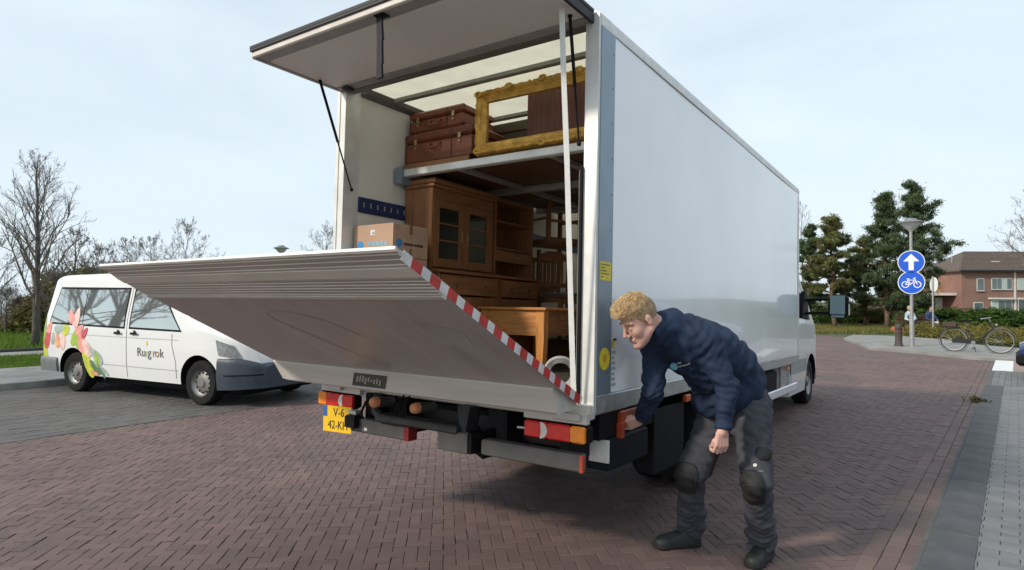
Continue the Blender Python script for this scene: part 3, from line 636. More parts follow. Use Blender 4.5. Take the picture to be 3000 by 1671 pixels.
tb('sill_plate', m_band2, -.42, .0, -.10, -.061, .935, 1.0); tb('sill_plate', m_band2, XL, -1.85, -.10, -.061, .935, 1.0)
def lamp(x0, x1, amb_right):
    h = tb('tail_lamp', m_black, x0-.012, x1+.012, -.10, -.04, .822, .936, bev=.02); wd = x1-x0
    seg = [(0, .24, m_red), (.24, .385, m_lensw), (.385, .77, m_red), (.77, 1, m_amber)]
    for i, (a, b, mm) in enumerate(seg):
        if not amb_right: a, b = 1-b, 1-a
        X0, X1 = x0+wd*a+.001, x0+wd*b-.001
        if mm is m_lensw:   # crescent reversing lens
            s_ = -1 if amb_right else 1; cx = (X0+X1)/2
            out_ = [(cx+s_*(-.044*math.cos(t)+.012), .879+.047*math.sin(t)) for t in [math.pi*(-.5+k/14) for k in range(15)]]
            inn = [(cx+s_*(-.010*math.cos(t)+.020), .879+.045*math.sin(t)) for t in [math.pi*(.5-k/14) for k in range(15)]]
            MB().prism(out_+inn, -.124, -.121, lambda a_, b_, h_: (a_, h_, b_)).build('reversing_lens', mm, h); mm = m_red
        MB().box(X0, X1, -.121, -.1005, .831, .927, bev=.010).build('lens', mm, h, smooth=40)
    return h
lamp(-.40, .0, True); lamp(-2.285, -1.905, False)
pin = MB().cyl((-.47, -.09, .87), (-.41, -.09, .872), .008, n=8).build('lamp_pin', m_alu, truck)
pm = Matrix.Translation((-2.03, -.15, .748)) @ Matrix.Rotation(math.radians(-2), 4, 'Y')
np_ = MB().box(-.155, .155, 0, .004, -.095, .095, bev=.001).build('licence_plate', m_plate, truck); np_.matrix_local = pm
MB().box(-.1545, -.108, -.0012, -.0002, .015, .0945).build('plate_band', m_plblue, np_)
text_mesh('V-6', .085, m_ink, 'plate_text', np_, frame((.02, -.0012, .047), (1, 0, 0), (0, 0, 1)))
text_mesh('42-KH', .085, m_ink, 'plate_text', np_, frame((.01, -.0012, -.045), (1, 0, 0), (0, 0, 1)), xs=.95)
tb('plate_lamp', m_black, -1.90, -1.80, -.19, -.10, .71, .80, bev=.01); tb('plate_lamp_cap', m_alu, -1.895, -1.82, -.16, -.11, .801, .83)
MB().tube([(-1.80, -.12, .74), (-1.79, -.13, .83), (-1.76, -.12, .90), (-1.70, -.1, .94)], .009, 6).build('cable', m_black, truck)
MB().box(-1.745, -1.715, -.1445, -.1415, .70, .72).build('bar_sticker', m_whites, truck)
# side locker, control cover, mudguard, side guard
tb('side_locker', pbr('locker_black', (.010, .012, .018), .6, var=.15, spec=.12), -.32, -.004, .20, .78, .62, .815, bev=.012)
tb('reflector_plate', pbr('pale_panel', (.72, .72, .68), .6, var=.1, scale=20), -.135, -.002, .192, .1985, .672, .808, bev=.002)
tb('side_bracket', m_black, -.10, -.02, .10, .9, .817, .975)
cc = tb('control_cover', m_orange, -.018, .004, .34, .60, .855, .965, bev=.008); tb('control_flap', m_orange, -.015, .02, .32, .36, .80, .90, bev=.006, parent=cc)
MB().cyl((.004, .47, .90), (.012, .47, .90), .014, n=12).build('control_button', m_black, cc)
tb('side_marker', pbr('marker_orange', (.5, .10, .02), .3), -.02, .008, 1.50, 1.60, .90, .955, bev=.006)
mg = MB(); pr = [(2.25+.47*math.cos(t), .42+.47*math.sin(t)) for t in [math.pi*(k/16) for k in range(17)]]+[(2.25+.44*math.cos(t), .42+.44*math.sin(t)) for t in [math.pi*(1-k/16) for k in range(17)]]
mg.prism(pr, -.52, -.02, lambda a, b, h: (h, a, b)).build('mudguard', m_black, truck); tb('mud_flap', m_black, -.50, -.03, 1.74, 1.76, .25, .62)
tb('locker_panel', m_black, -.06, -.03, .95, 1.55, .45, .90)
tb('side_guard', m_whitebox, -.075, -.04, 3.0, 6.05, .60, .70, bev=.01)
tb('fuel_tank', m_black, -.55, -.06, 3.9, 4.9, .66, .94, bev=.03); tb('guard_bracket', m_alu, -.10, -.076, 5.2, 5.5, .62, .97)
tb('guard_bracket', m_dkmetal, -.10, -.076, 3.3, 3.4, .62, .97); tb('marker_lamp', m_amber, -.058, -.03, 5.42, 5.50, .90, .95)
for x in (-.27, -.55, XL+.27, XL+.55): wheel(truck, (x, 2.25, .10+.345), .345, .20, 'x', 1 if x > -1 else -1)
tb('rear_axle', m_dkmetal, -1.9, -.4, 2.18, 2.32, .38, .52)
for x, s in ((-.25, 1), (XL+.25, -1)): wheel(truck, (x, 7.52, .25+.345), .345, .225, 'x', s)
# ---------------------------------------------------------------- cab
ZC = .245
cab = Loft(zb=smooth_interp([(0, .50), (1.0, .50), (2.3, .52), (2.6, .62)]), zt=smooth_interp([(0, 2.50), (.9, 2.50), (1.08, 2.44), (2.0, 1.53), (2.45, 1.22), (2.6, .98)], .06),
           hw=smooth_interp([(0, 1.03), (2.0, 1.03), (2.35, .98), (2.6, .80)], .08), side=interp([(.4, .97), (.75, 1.0), (1.45, 1.0), (2.5, .86)]), rth=.14, rtv=.14)
cb = cab.body([i*.1 for i in range(26)]+[2.56, 2.6], 'cab', m_white, truck, cut=[(1.60, .60, .43)], smooth=40)
cb.location = (-1.139, 5.93, 0); cb.rotation_euler.z = math.pi/2
for s in (-1, 1):
    cab.patch((.10, 1.58), (1.55, 1.55), (1.05, 2.30), (.12, 2.32), 'door_window', m_dkglass, cb, sgn=s)
    cab.line([(.08, .62), (.08, 2.38)], .012, 'door_gap', m_black, cb, sgn=s); cab.line([(1.28, 1.05), (1.22, .80), (1.15, .62)], .012, 'door_gap', m_black, cb, sgn=s)
    cab.patch((-.0, .80), (1.14, .80), (1.14, .98), (.0, .98), 'door_moulding', pbr('moulding_grey', (.30, .32, .34), .5), cb, off=.012, sgn=s)
    cab.patch((.22, 1.40), (.30, 1.40), (.30, 1.53), (.22, 1.53), 'door_handle', m_black, cb, off=.03, sgn=s)
ws = MB(); vs = []
for j in range(9):
    x = 1.12+.82*j/8
    for k in range(9): y = (-.72+1.44*k/8); vs.append((x+.006, y, cab.zt(x)+.03*(1-(y/.75)**2)+.006))
ws.add(vs, [(j*9+k, j*9+k+1, (j+1)*9+k+1, (j+1)*9+k) for j in range(8) for k in range(8)]).build('windscreen', m_dkglass, cb, smooth=True)
MB().box(2.35, 2.66, -.93, .93, .50, .80, bev=.06).build('front_bumper', m_grey_pl, cb)
for s in (-1, 1): MB().ball((2.42, s*.78, 1.06), .14, .14, .12).build('headlamp', m_lensw, cb, smooth=True)
mi = tb('wing_mirror', m_black, .21, .47, 6.98, 7.10, 1.585, 1.935, bev=.05)
tb('mirror_glass', m_mirrorglass, .235, .43, 6.972, 6.979, 1.64, 1.915, parent=mi, bev=.002)
tb('mirror_cap', m_whites, .40, .478, 7.0, 7.106, 1.62, 1.80, parent=mi, bev=.02); tb('blind_spot_glass', m_mirrorglass, .25, .42, 6.970, 6.979, 1.594, 1.628, parent=mi, bev=.002)
for z in (1.66, 1.86): MB().tube([(-.16, 7.02, z-.02), (.05, 7.0, z), (.24, 7.02, z)], .022, 8).build('mirror_arm', m_black, mi, smooth=40)
MB().prism([(6.75, 1.58), (7.30, 1.56), (7.12, 1.95), (6.98, 1.98), (6.80, 1.75)], -.16, -.10, lambda a, b, h: (h, a, b)).build('mirror_foot', m_black, mi)
m2 = copy_tree(mi, truck); m2.scale = (-1, 1, 1); m2.location = (2*-1.139, 0, 0)
# ================================================================== load inside the truck
def wood(name, col, rough=.5, st=(12, 12, 1.2)): return pbr(name, col, rough, var=.28, scale=3.0, stretch=st, detail=6, bump=.05, bscale=20)
m_pine = wood('pine', (.255, .112, .045)); m_pinex = wood('pine_along', (.28, .122, .048), st=(1.2, 12, 12)); m_piney = wood('pine_along_y', (.255, .112, .045), st=(12, 1.2, 12))
m_honey = wood('honey_pine', (.46, .20, .06), .4, st=(1.2, 12, 12)); m_dkwood = wood('dark_wood', (.10, .045, .024)); m_redwood = wood('mahogany', (.13, .045, .028))
m_leather = pbr('brown_leather', (.19, .055, .028), .42, var=.28, scale=7, bump=.25, bscale=55, rvar=.1)
m_gold = pbr('gilt', (.62, .37, .08), .35, metal=.5, var=.3, scale=18, bump=.4, bscale=45)
m_card = pbr('cardboard', (.42, .27, .185), .85, var=.08, scale=4, bump=.05)
m_logo = pbr('logo_blue', (.03, .22, .50), .6, var=.1); m_tan = pbr('packing_tape', (.20, .12, .05), .4)
m_brass = pbr('brass', (.50, .40, .20), .35, metal=.8); m_cush = pbr('seat_pad', (.16, .17, .18), .9, var=.15, scale=20)
m_cabglass = pbr('cabinet_glass', (.02, .024, .022), .05, var=.1, spec=.7)
def tt(name, label, cat, loc=(0, 0, 0), rz=0, group=None): return thing(name, label, cat, loc, rz, group, truck=True)
# loading shelf
sh = tt('loading_shelf', 'aluminium loading shelf with board deck across the cargo box', 'shelf')
bx('shelf_beam', pbr('pale_beam', (.70, .70, .68), .4, metal=.3), sh, -2.17, -.087, .535, .60, 2.685, 2.745, bev=.006)
for y in (1.6, 2.7): bx('shelf_beam', m_alu, sh, -2.17, -.087, y, y+.06, 2.685, 2.745, bev=.006)
bx('end_bracket', m_steel, sh, -2.184, -2.10, .50, .63, 2.62, 2.76, bev=.008)
for x in (-1.62, -.75): bx('long_rail', m_alu, sh, x, x+.05, .601, 3.2, 2.70, 2.74, bev=.005)
for k in range(8): bx('deck_board', m_dkwood, sh, -2.17+.26*k, -2.17+.26*k+.252, .60, 3.2, 2.7455, 2.768, bev=.003)
bx('front_board', m_pinex, sh, -2.17, -1.45, .585, .599, 2.747, 2.80, bev=.003)
# suitcases
def suitcase(label, x0, x1, y0, y1, z0, z1, lid, hx):
    t = tt('suitcase', label, 'suitcase', ((x0+x1)/2, y0, z0), group='leather suitcases on the shelf'); cx = (x0+x1)/2; w_, h_ = (x1-x0)/2, z1-z0; d = y1-y0
    bx('case_body', m_leather, t, -w_, w_, 0, d, 0, h_*lid-.002, bev=.018); bx('case_lid', m_leather, t, -w_-.002, w_+.002, -.002, d, h_*lid+.002, h_, bev=.018)
    for x in (-w_*.66, w_*.66):
        bx('latch', m_brass, t, x-.015, x+.015, -.009, -.002, h_*lid-.026, h_*lid+.018, bev=.004); bx('latch_plate', m_brass, t, x-.010, x+.010, -.010, -.003, h_*lid-.060, h_*lid-.040, bev=.003)
    MB().tube([(hx-.055, -.003, h_*lid-.03), (hx-.055, -.022, h_*lid-.055), (hx-.04, -.028, h_*lid-.075), (hx+.04, -.028, h_*lid-.075), (hx+.055, -.022, h_*lid-.055), (hx+.055, -.003, h_*lid-.03)], .008, 7).build('handle', m_leather, t, smooth=40)
    for x in (-w_*.97, w_*.42): bx('leather_band', pbr('dark_leather', (.06, .018, .010), .45), t, x-.004, x+.004, -.0045, -.001, .012, h_-.012, bev=.001)
    for (x, z) in ((-w_, 0), (w_, 0), (-w_, h_), (w_, h_)): MB().ball((x*.955, .018, min(max(z, .022), h_-.022)), .022, .020, .021, 10, 6).build('corner_cap', MATS['dark_leather'], t, smooth=True)
    return t
suitcase('brown leather suitcase with brass latches, lower of the two', -2.185, -1.455, .625, 1.08, 2.801, 3.072, .70, -.02)
suitcase('slimmer brown leather suitcase lying on top of another', -2.15, -1.56, .635, 1.05, 3.073, 3.255, .62, .0)
# gilt frame
fr = tt('picture_frame', 'empty ornate gilt picture frame standing on the shelf edge', 'picture frame', (-.74, .57, 2.769))
FW, FH, FT = .62, .505, .092
def mould(ax0, ax1, b0, dirn, horiz):
    prof = [(0, .0), (.012, -.03), (.03, -.035), (.045, -.018), (.06, -.022), (.075, -.008), (FT, .0), (FT, .03), (0, .03)]
    mb = MB(); n = len(prof); vs = []
    for (q, sg) in ((ax0, 1), (ax1, -1)):
        for (d, y) in prof:
            a = q+sg*d; b = b0+dirn*d; vs.append((a, y, b) if horiz else (b, y, a))
    mb.add(vs, [(k, (k+1) % n, n+(k+1) % n, n+k) for k in range(n)]+[tuple(range(n-1, -1, -1)), tuple(range(n, 2*n))]); return mb
for (mbx, nm) in ((mould(-FW, FW, 0, 1, True), 'bottom_moulding'), (mould(-FW, FW, FH, -1, True), 'top_moulding'), (mould(0, FH, -FW, 1, False), 'side_moulding'), (mould(0, FH, FW, -1, False), 'side_moulding')): mbx.build(nm, m_gold, fr)
orn = MB(); r_ = random.Random(11)
for k in range(60):
    x = -FW+.02+(2*FW-.04)*k/59
    for z in (.016, FH-.016): orn.ball((x, -.033, z+r_.uniform(-.006, .006)), r_.uniform(.006, .013), .006, r_.uniform(.005, .009), 7, 5)
for k in range(26):
    z = .02+(FH-.04)*k/25
    for x in (-FW+.016, FW-.016): orn.ball((x+r_.uniform(-.006, .006), -.033, z), r_.uniform(.006, .010), .006, r_.uniform(.006, .012), 7, 5)
for (x, z) in ((-FW+.03, .03), (FW-.03, .03), (-FW+.03, FH-.03), (FW-.03, FH-.03), (0, .02), (0, FH-.012), (-.3, FH-.015), (.3, FH-.015)):
    for k in range(9): a = k*.7; orn.ball((x+.026*math.cos(a), -.034, z+.016*math.sin(a)), .012, .012, .011, 8, 5)
orn.build('carved_ornament', m_gold, fr, smooth=True)
t = tt('wall_cupboard', 'dark red-brown panelled cupboard behind the gilt frame', 'cupboard', (-.60, .80, 2.769))
bx('carcass', m_redwood, t, -.44, .44, 0, .5, 0, .53); bx('panel_bead', m_brass, t, .115, .128, -.006, -.001, .0, .52); bx('panel', m_redwood, t, -.42, .10, -.012, -.0005, .03, .50); bx('panel', m_redwood, t, .14, .42, -.012, -.0005, .03, .50)
t = tt('trunk', 'dark olive travel trunk on the shelf seen through the frame', 'trunk', (-1.46, 1.14, 2.769)); m_ol = pbr('olive_canvas', (.075, .065, .04), .7, var=.2)
bx('trunk_body', m_ol, t, -.25, .25, 0, .4, 0, .36, bev=.012); bx('trunk_lid', m_ol, t, -.257, .257, -.007, .407, .362, .44, bev=.015); bx('trunk_rim', m_dkwood, t, -.26, .26, -.012, -.0075, .35, .375, bev=.003)
# dresser (upper part with glazed doors), standing along the left wall and facing right
dr = tt('dresser', 'pine dresser with two glazed doors along the left wall', 'cabinet', (-2.18, .64, 1.066))
def cabinet_base(t, y1, d):
    bx('base_side', m_pine, t, 0, d, 0, .02, 0, .81); bx('base_side', m_pine, t, 0, d, y1-.02, y1, 0, .81); bx('base_back', m_pine, t, 0, .015, .021, y1-.021, 0, .81); bx('plinth', m_pine, t, .016, d-.01, .021, y1-.021, 0, .09)
    bx('worktop', m_piney, t, 0, d+.025, -.015, y1+.015-(.0 if y1 > .7 else .001), .812, .838, bev=.006); n = 2
    for k in range(n):
        a = .025+(y1-.05)/n*k; b = a+(y1-.05)/n-.006
        q = bx('base_door', m_pine, t, d-.016, d+.002, a, b, .10, .62); bx('door_panel', m_pine, q, d+.0025, d+.007, a+.06, b-.06, .16, .56, bev=.004); MB().ball((d+.014, b-.03 if k == 0 else a+.03, .38), .012).build('knob', m_dkwood, q)
        q = bx('drawer', m_piney, t, d-.016, d+.002, a, b, .635, .80); MB().ball((d+.014, (a+b)/2, .715), .013).build('knob', m_dkwood, q)
cabinet_base(dr, .85, .40)
D = .31; y1 = .85
for (a, b) in ((0, .02), (y1-.02, y1)): bx('upper_side', m_pine, dr, 0, D, a, b, .84, 1.53)
for k in range(4): bx('side_board', m_pine, dr, .01+.074*k, .081+.074*k, -.004, -.0005, .85, 1.52, bev=.002)
bx('upper_back', m_dkwood, dr, 0, .012, .021, y1-.021, .84, 1.53); bx('upper_floor', m_pine, dr, .013, D-.02, .021, y1-.021, .84, .86)
for z in (1.08, 1.30): bx('inner_shelf', m_piney, dr, .013, D-.04, .021, y1-.021, z, z+.018)
bx('cornice', m_piney, dr, -.0, D+.03, -.02, y1+.006, 1.531, 1.56, bev=.008); bx('cornice_cap', m_piney, dr, -.0, D+.055, -.035, y1+.010, 1.5605, 1.60, bev=.012); bx('frieze', m_piney, dr, D-.019, D+.004, .021, y1-.021, 1.44, 1.53)
for k in range(2):
    a = .022+.404*k; b = a+.40; q = MB()
    for (u0, u1, z0, z1) in ((a, a+.07, .862, 1.438), (b-.07, b, .862, 1.438), (a+.0702, b-.0702, .862, .94), (a+.0702, b-.0702, 1.37, 1.438)): q.box(D-.018, D+.004, u0, u1, z0, z1, bev=.004)
    q = q.build('glazed_door', m_pine, dr); bx('pane', m_cabglass, q, D-.010, D-.007, a+.07, b-.07, .94, 1.37, bev=0)
    for z in (1.085, 1.23): bx('glazing_bar', m_piney, q, D-.006, D+.002, a+.0705, b-.0705, z, z+.014, bev=.002)
    bx('door_pull', m_brass, q, D+.0045, D+.02, (b-.04 if k == 0 else a+.03), (b-.03 if k == 0 else a+.04), 1.10, 1.19, bev=.003)
bc = tt('bookcase', 'open pine bookcase over a cupboard beyond the dresser', 'bookcase', (-2.18, 1.53, 1.066)); cabinet_base(bc, .66, .38)
for (a, b) in ((0, .02), (.64, .66)): bx('upper_side', m_pine, bc, 0, .31, a, b, .84, 1.59)
bx('upper_back', m_pine, bc, 0, .012, .021, .639, .84, 1.59); bx('top_board', m_piney, bc, .013, .31, .021, .639, 1.56, 1.59)
for z in (1.10, 1.36): bx('shelf', m_piney, bc, .013, .30, .021, .639, z, z+.02)
bx('shelf_drawer', m_piney, bc, .29, .312, .022, .638, .98, 1.09)
# removal boxes
def carton(label, z0, z1, dx=0, dy=0, rz=0):
    t = tt('cardboard_box', label, 'box', (-1.965+dx, .275+dy, z0), rz, 'removal boxes stacked by the left post'); h = z1-z0; a, b = .215, .19
    bx('carton', m_card, t, -a, a, -b, b, 0, h-.003, bev=.004)
    bx('tape_strip', m_tan, t, a+.0005, a+.0015, -.015, .015, h*.70, h-.004, bev=0); bx('tape_strip', m_tan, t, a+.0005, a+.0015, -.012, .012, .02, h*.28, bev=0); bx('tape_top', m_tan, t, -a, a, -.02, .02, h-.0029, h-.002, bev=0)
    MB().cyl((a+.0005, -b+.065, h*.42), (a+.002, -b+.065, h*.42), .032, n=20).build('printed_logo', m_logo, t); MB().cyl((-a+.075, -b-.0005, h*.36), (-a+.075, -b-.002, h*.36), .036, n=20).build('printed_logo', m_logo, t)
    r2 = random.Random(int(z0*100))
    for k in range(9):
        y = -b+.115+.024*k; hh = r2.uniform(.008, .026); bx('printed_mark', m_ink, t, a+.0005, a+.0018, y, y+.017, h*.40-hh/2, h*.40+hh/2, bev=0)
    for k in range(5): x = -a+.16+.045*k; bx('printed_mark', pbr('pale_blue_print', (.22, .36, .45), .7), t, x, x+.034, -b-.0018, -b-.0005, h*.34, h*.34+.03, bev=0)
    bx('label_print', m_whites, t, -.03, .02, -b-.0018, -b-.0005, h*.66, h*.82, bev=0); bx('hand_hole', m_ink, t, -.005, .012, -b-.0022, -b-.0019, h*.70, h*.74, bev=0)
carton('cardboard removal box with blue logo on top of the stack', 1.961, 2.215, 0, 0, .0); carton('cardboard removal box directly under the topmost one', 1.705, 1.960, .003, -.004, .01)
carton('cardboard removal box second from the floor', 1.447, 1.704, -.004, .003, -.01); carton('tall cardboard removal box at the foot of the stack', 1.066, 1.446, 0, 0, 0)
# table
tbl = tt('side_table', 'honey pine table with tapered legs behind the tail lift', 'table', (-1.43, 1.20, 1.066))
bx('table_top', m_honey, tbl, -.36, .36, -.03, .95, .515, .54, bev=.006); bx('apron', m_honey, tbl, -.252, .252, .0, .022, .30, .514); bx('apron', m_piney, tbl, .305, .327, .07, .86, .30, .514); bx('apron', m_piney, tbl, -.327, -.305, .07, .86, .30, .514); bx('apron', m_honey, tbl, -.26, .26, .90, .92, .30, .514)
for x in (-.292, .292):
    for y in (.032, .89): MB().prism([(-.04, .514), (.04, .514), (.04, .28), (.026, 0), (-.026, 0), (-.04, .28)], y-.035, y+.035, lambda a, b, h, x=x: (x+a, h, b)).build('leg', wood('honey_leg', (.52, .22, .055), .4), tbl)
q = bx('drawer', m_piney, tbl, .3275, .336, .25, .68, .33, .48); MB().ball((.345, .46, .405), .016).build('knob', m_dkwood, q)
# chairs
def chair(label, loc, rz, flip=False, pad=True):
    t = tt('dining_chair', label, 'chair', loc, rz, 'stacked wooden chairs'); S = .20
    for x in (-S, S):
        MB().prism([(-.02, 0), (.02, 0), (.018, .45), (.0, .95), (-.03, .95), (-.02, .45)], x-.018, x+.018, lambda a, b, h: (h, a-.19, b)).build('back_leg', m_pine, t); MB().box(x-.018, x+.018, .17, .21, 0, .42, bev=.004).build('front_leg', m_pine, t)
    bx('seat_rail', m_pinex, t, -S+.019, S-.019, -.2, -.178, .385, .43); bx('seat_rail', m_pinex, t, -S+.019, S-.019, .18, .20, .365, .42); bx('seat_board', m_pinex, t, -.225, .225, -.169, .225, .4305, .445, bev=.006)
    for x in (-S, S): bx('seat_side_rail', m_piney, t, x-.01, x+.01, -.166, .169, .375, .42)
    if pad: bx('seat_pad', m_cush, t, -.2, .2, -.15, .2, .446, .48, bev=.015)
    bx('back_rail', m_pinex, t, -S+.019, S-.019, -.215, -.195, .55, .60); MB().prism([(-S+.018, .84), (S-.018, .84), (S-.018, .90), (.08, .945), (-.08, .945), (-S+.018, .90)], -.212, -.192, lambda a, b, h: (a, h, b)).build('crest_rail', m_pinex, t)
    for k in range(6): x = -.125+.05*k; bx('back_slat', m_pine, t, x-.010, x+.010, -.21, -.199, .6002, .8398, bev=.003)
    bx('stretcher', m_pinex, t, -S+.019, S-.019, .185, .195, .18, .21)
    for x in (-S, S): bx('stretcher', m_piney, t, x-.008, x+.008, -.166, .169, .15, .175)
    if flip: t.matrix_world = TM @ Matrix.Translation(Vector(loc)) @ Matrix.Rotation(rz, 4, 'Z') @ Matrix.Rotation(math.pi, 4, 'X') @ Matrix.Translation((0, 0, -.482))
    return t
ch_ = tt('blanket_chest', 'low dark chest under the stacked chairs', 'chest', (-1.72, 2.60, 1.066)); bx('chest_body', m_dkwood, ch_, -.36, .36, -.36, .36, 0, .205, bev=.006); bx('chest_lid', m_dkwood, ch_, -.37, .37, -.37, .37, .207, .232, bev=.006)
chair('pine chair with slatted back and grey seat pad, lowest of the stack', (-1.72, 2.6, 1.299), -math.pi*.62)
chair('wooden chair turned upside down on top of the slatted chair', (-1.80, 2.50, 2.232), math.pi*.36, True, False)
wd_ = tt('wardrobe', 'tall dark wardrobe at the front of the cargo box', 'wardrobe', (-1.05, 3.5, 1.066)); bx('carcass', m_dkwood, wd_, -.55, .55, 0, .55, 0, 1.2); bx('wardrobe_door', m_redwood, wd_, -.54, -.003, -.02, -.001, .06, 1.17); bx('wardrobe_door', m_redwood, wd_, .003, .54, -.02, -.001, .06, 1.17); bx('wardrobe_top', m_dkwood, wd_, -.58, .58, -.04, .57, 1.201, 1.235)
chair('wooden chair upside down on the wardrobe beside the white strap', (-.95, 3.72, 2.302), -math.pi*.30, True, False) if False else None
ap = tt('appliance', 'pale grey household appliance behind the white strap', 'appliance', (-.42, 1.45, 1.066)); bx('housing', pbr('appliance_white', (.5, .51, .53), .35), ap, -.28, .28, 0, .55, .03, .66, bev=.02); bx('appliance_door', pbr('appliance_dark', (.05, .055, .06), .2), ap, -.20, .20, -.012, -.001, .12, .50, bev=.008); bx('control_strip', m_alu, ap, -.26, .26, -.008, -.001, .56, .63); bx('foot_plinth', m_black, ap, -.25, .25, .02, .53, 0, .029)
chair('wooden chair standing on the appliance behind the strap', (-.42, 1.73, 1.727), math.pi*.12, False, False)
# coiled webbing near the sill
co = MB()
for k in range(3):
    R = .10-.012*k; pts = [(R*math.cos(a), .012*math.sin(3*a)+.006*k, R*math.sin(a)) for a in [2*math.pi*i/28 for i in range(29)]]; co.tube(pts, .012, 7, cap=False)
o = co.build('webbing_coil', pbr('grey_webbing', (.36, .36, .35), .8), None, smooth=True); o.matrix_world = TM @ Matrix.Translation((-.36, .22, 1.178)) @ Matrix.Rotation(.5, 4, 'Z'); tag(o, 'coil of white webbing standing on the truck floor by the sill', 'webbing')
# ================================================================== parked van with flower print
VS = 1.035
vdir = math.atan2(1.91-1.402, -7.544+10.606)
Rv = Vector((-10.606, 1.402, 0)); off = Matrix.Rotation(vdir, 3, 'Z') @ Vector((.98*VS, -.80*VS, 0)); 
van = thing('parked_van', 'white passenger van with flower print parked beside the truck', 'van', Rv-off+Vector((0, 0, .0)), vdir); van.scale = (VS, VS, VS)
zt_v = smooth_interp([(-.1, 1.86), (.05, 1.90), (.30, 1.935), (1.6, 1.95), (2.80, 1.93), (3.05, 1.87), (3.90, 1.21), (4.45, 1.08), (4.74, .97), (4.86, .80), (4.90, .64)], .05)
vb = Loft(zb=smooth_interp([(-.1, .36), (.5, .30), (4.4, .28), (4.9, .34)]), zt=zt_v, hw=smooth_interp([(-.1, .78), (.0, .86), (.14, .94), (4.2, .95), (4.55, .90), (4.75, .78), (4.9, .62)], .05),
          side=interp([(.28, .955), (.5, .985), (.8, 1.0), (1.08, .995), (1.25, .975), (1.9, .845)]), rth=.10, rtv=.09, lean=lambda x, z: max(0, 1-x/.7)*max(0, (z-.85))*.16, camber=.018)
vo = vb.body([0, .03, .07, .12]+[.2+.1*i for i in range(44)]+[4.6, 4.66, 4.72, 4.78, 4.84, 4.9], 'body', m_white, van, cut=[(.98, .33, .40), (3.98, .33, .40)], nz=30, smooth=40)
for s in (-1, 1):
    for q_ in (((.27, 1.11), (2.31, 1.07), (2.31, 1.71), (.38, 1.73)), ((2.41, 1.07), (3.63, 1.05), (3.12, 1.63), (2.41, 1.69))): vb.patch(*q_, 'window_seal', m_black, vo, off=.002, sgn=s, nx=24)
    vb.patch((.30, 1.14), (1.22, 1.12), (1.20, 1.68), (.40, 1.70), 'side_window', m_winglass, vo, sgn=s); vb.patch((1.235, 1.12), (2.28, 1.10), (2.28, 1.68), (1.215, 1.68), 'side_window', m_winglass, vo, sgn=s)
    vb.patch((2.44, 1.10), (3.58, 1.08), (3.10, 1.60), (2.44, 1.66), 'door_window', m_winglass, vo, sgn=s)
    for P in ([(2.36, .32), (2.36, 1.72)], [(1.24, 1.05), (1.24, .88), (1.40, .62), (1.40, .33)], [(3.42, 1.02), (3.42, .86), (3.5, .6), (3.5, .36)]): vb.line(P, .010, 'panel_gap', pbr('gap_grey', (.10, .10, .10), .7), vo, sgn=s)
    vb.line([(.06, .955), (3.55, .93)], .012, 'crease', pbr('crease_shade', (.45, .46, .47), .5), vo, sgn=s); vb.line([(1.40, .50), (3.55, .48)], .012, 'crease', MATS['crease_shade'], vo, sgn=s)
    for x in (2.16, 2.56): vb.patch((x-.09, .985), (x+.09, .985), (x+.08, 1.02), (x-.08, 1.02), 'door_handle', m_black, vo, off=.025, sgn=s); vb.patch((x-.03, 1.02), (x+.03, 1.02), (x+.02, 1.05), (x-.02, 1.05), 'door_handle_pivot', m_black, vo, off=.012, sgn=s)
    vb.patch((4.38, .74), (4.72, .70), (4.62, .88), (4.33, .96), 'headlamp', pbr('headlamp_glass', (.42, .45, .48), .1, metal=.6, var=.3, scale=16, coat=1), vo, off=.010, sgn=s)
    vb.patch((-.0, .74), (.07, .74), (.10, 1.20), (.02, 1.20), 'tail_lamp', m_red, vo, off=.006, sgn=s)
# front bumper, rear bumper
fb = Loft(zb=interp([(4.2, .24), (5, .28)]), zt=smooth_interp([(4.2, .71), (4.7, .70), (4.98, .60)], .05), hw=smooth_interp([(4.2, .965), (4.6, .93), (4.85, .76), (4.98, .55)], .05), side=interp([(.2, .97), (.45, 1.0), (.8, .985)]), rth=.05, rtv=.06, camber=0)
fo = fb.body([4.36, 4.44, 4.52, 4.6, 4.68, 4.76, 4.84, 4.9, 4.95, 4.98], 'front_bumper', m_grey_pl, van, nz=12, smooth=45); fb.line([(4.50, .46), (4.94, .47)], .02, 'bumper_groove', m_black, fo)
rb = Loft(zb=interp([(-.2, .32), (1, .32)]), zt=interp([(-.2, .56), (1, .56)]), hw=smooth_interp([(-.12, .70), (-.04, .88), (.1, .955), (.6, .957)], .04), side=interp([(.2, .97), (.45, 1.0), (.8, .99)]), rth=.04, rtv=.05, camber=0)
rb.body([-.12, -.07, -.02, .05, .12, .2, .3, .42, .55], 'rear_bumper', pbr('grey_bumper', (.16, .165, .17), .5), van, nz=8, smooth=45)
for x in (.98, 3.98):
    for s in (-1, 1): wheel(van, (x, s*.80, .325), .325, .21, 'y', s)
MB().box(-.02, .02, -.15, .15, 1.93, 1.98).build('roof_vent', m_black, van).location = (.6, 0, 0)
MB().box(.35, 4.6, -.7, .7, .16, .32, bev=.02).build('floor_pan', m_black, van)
wsv = MB(); vs = []
for j in range(9):
    x = 3.10+.76*j/8
    for k in range(9): y = (-.66+1.32*k/8); vs.append((x+.008, y, zt_v(x)+.018*(1-(y/.72)**2)+.007))
wsv.add(vs, [(j*9+k, j*9+k+1, (j+1)*9+k+1, (j+1)*9+k) for j in range(8) for k in range(8)]).build('windscreen', m_dkglass, vo, smooth=True)
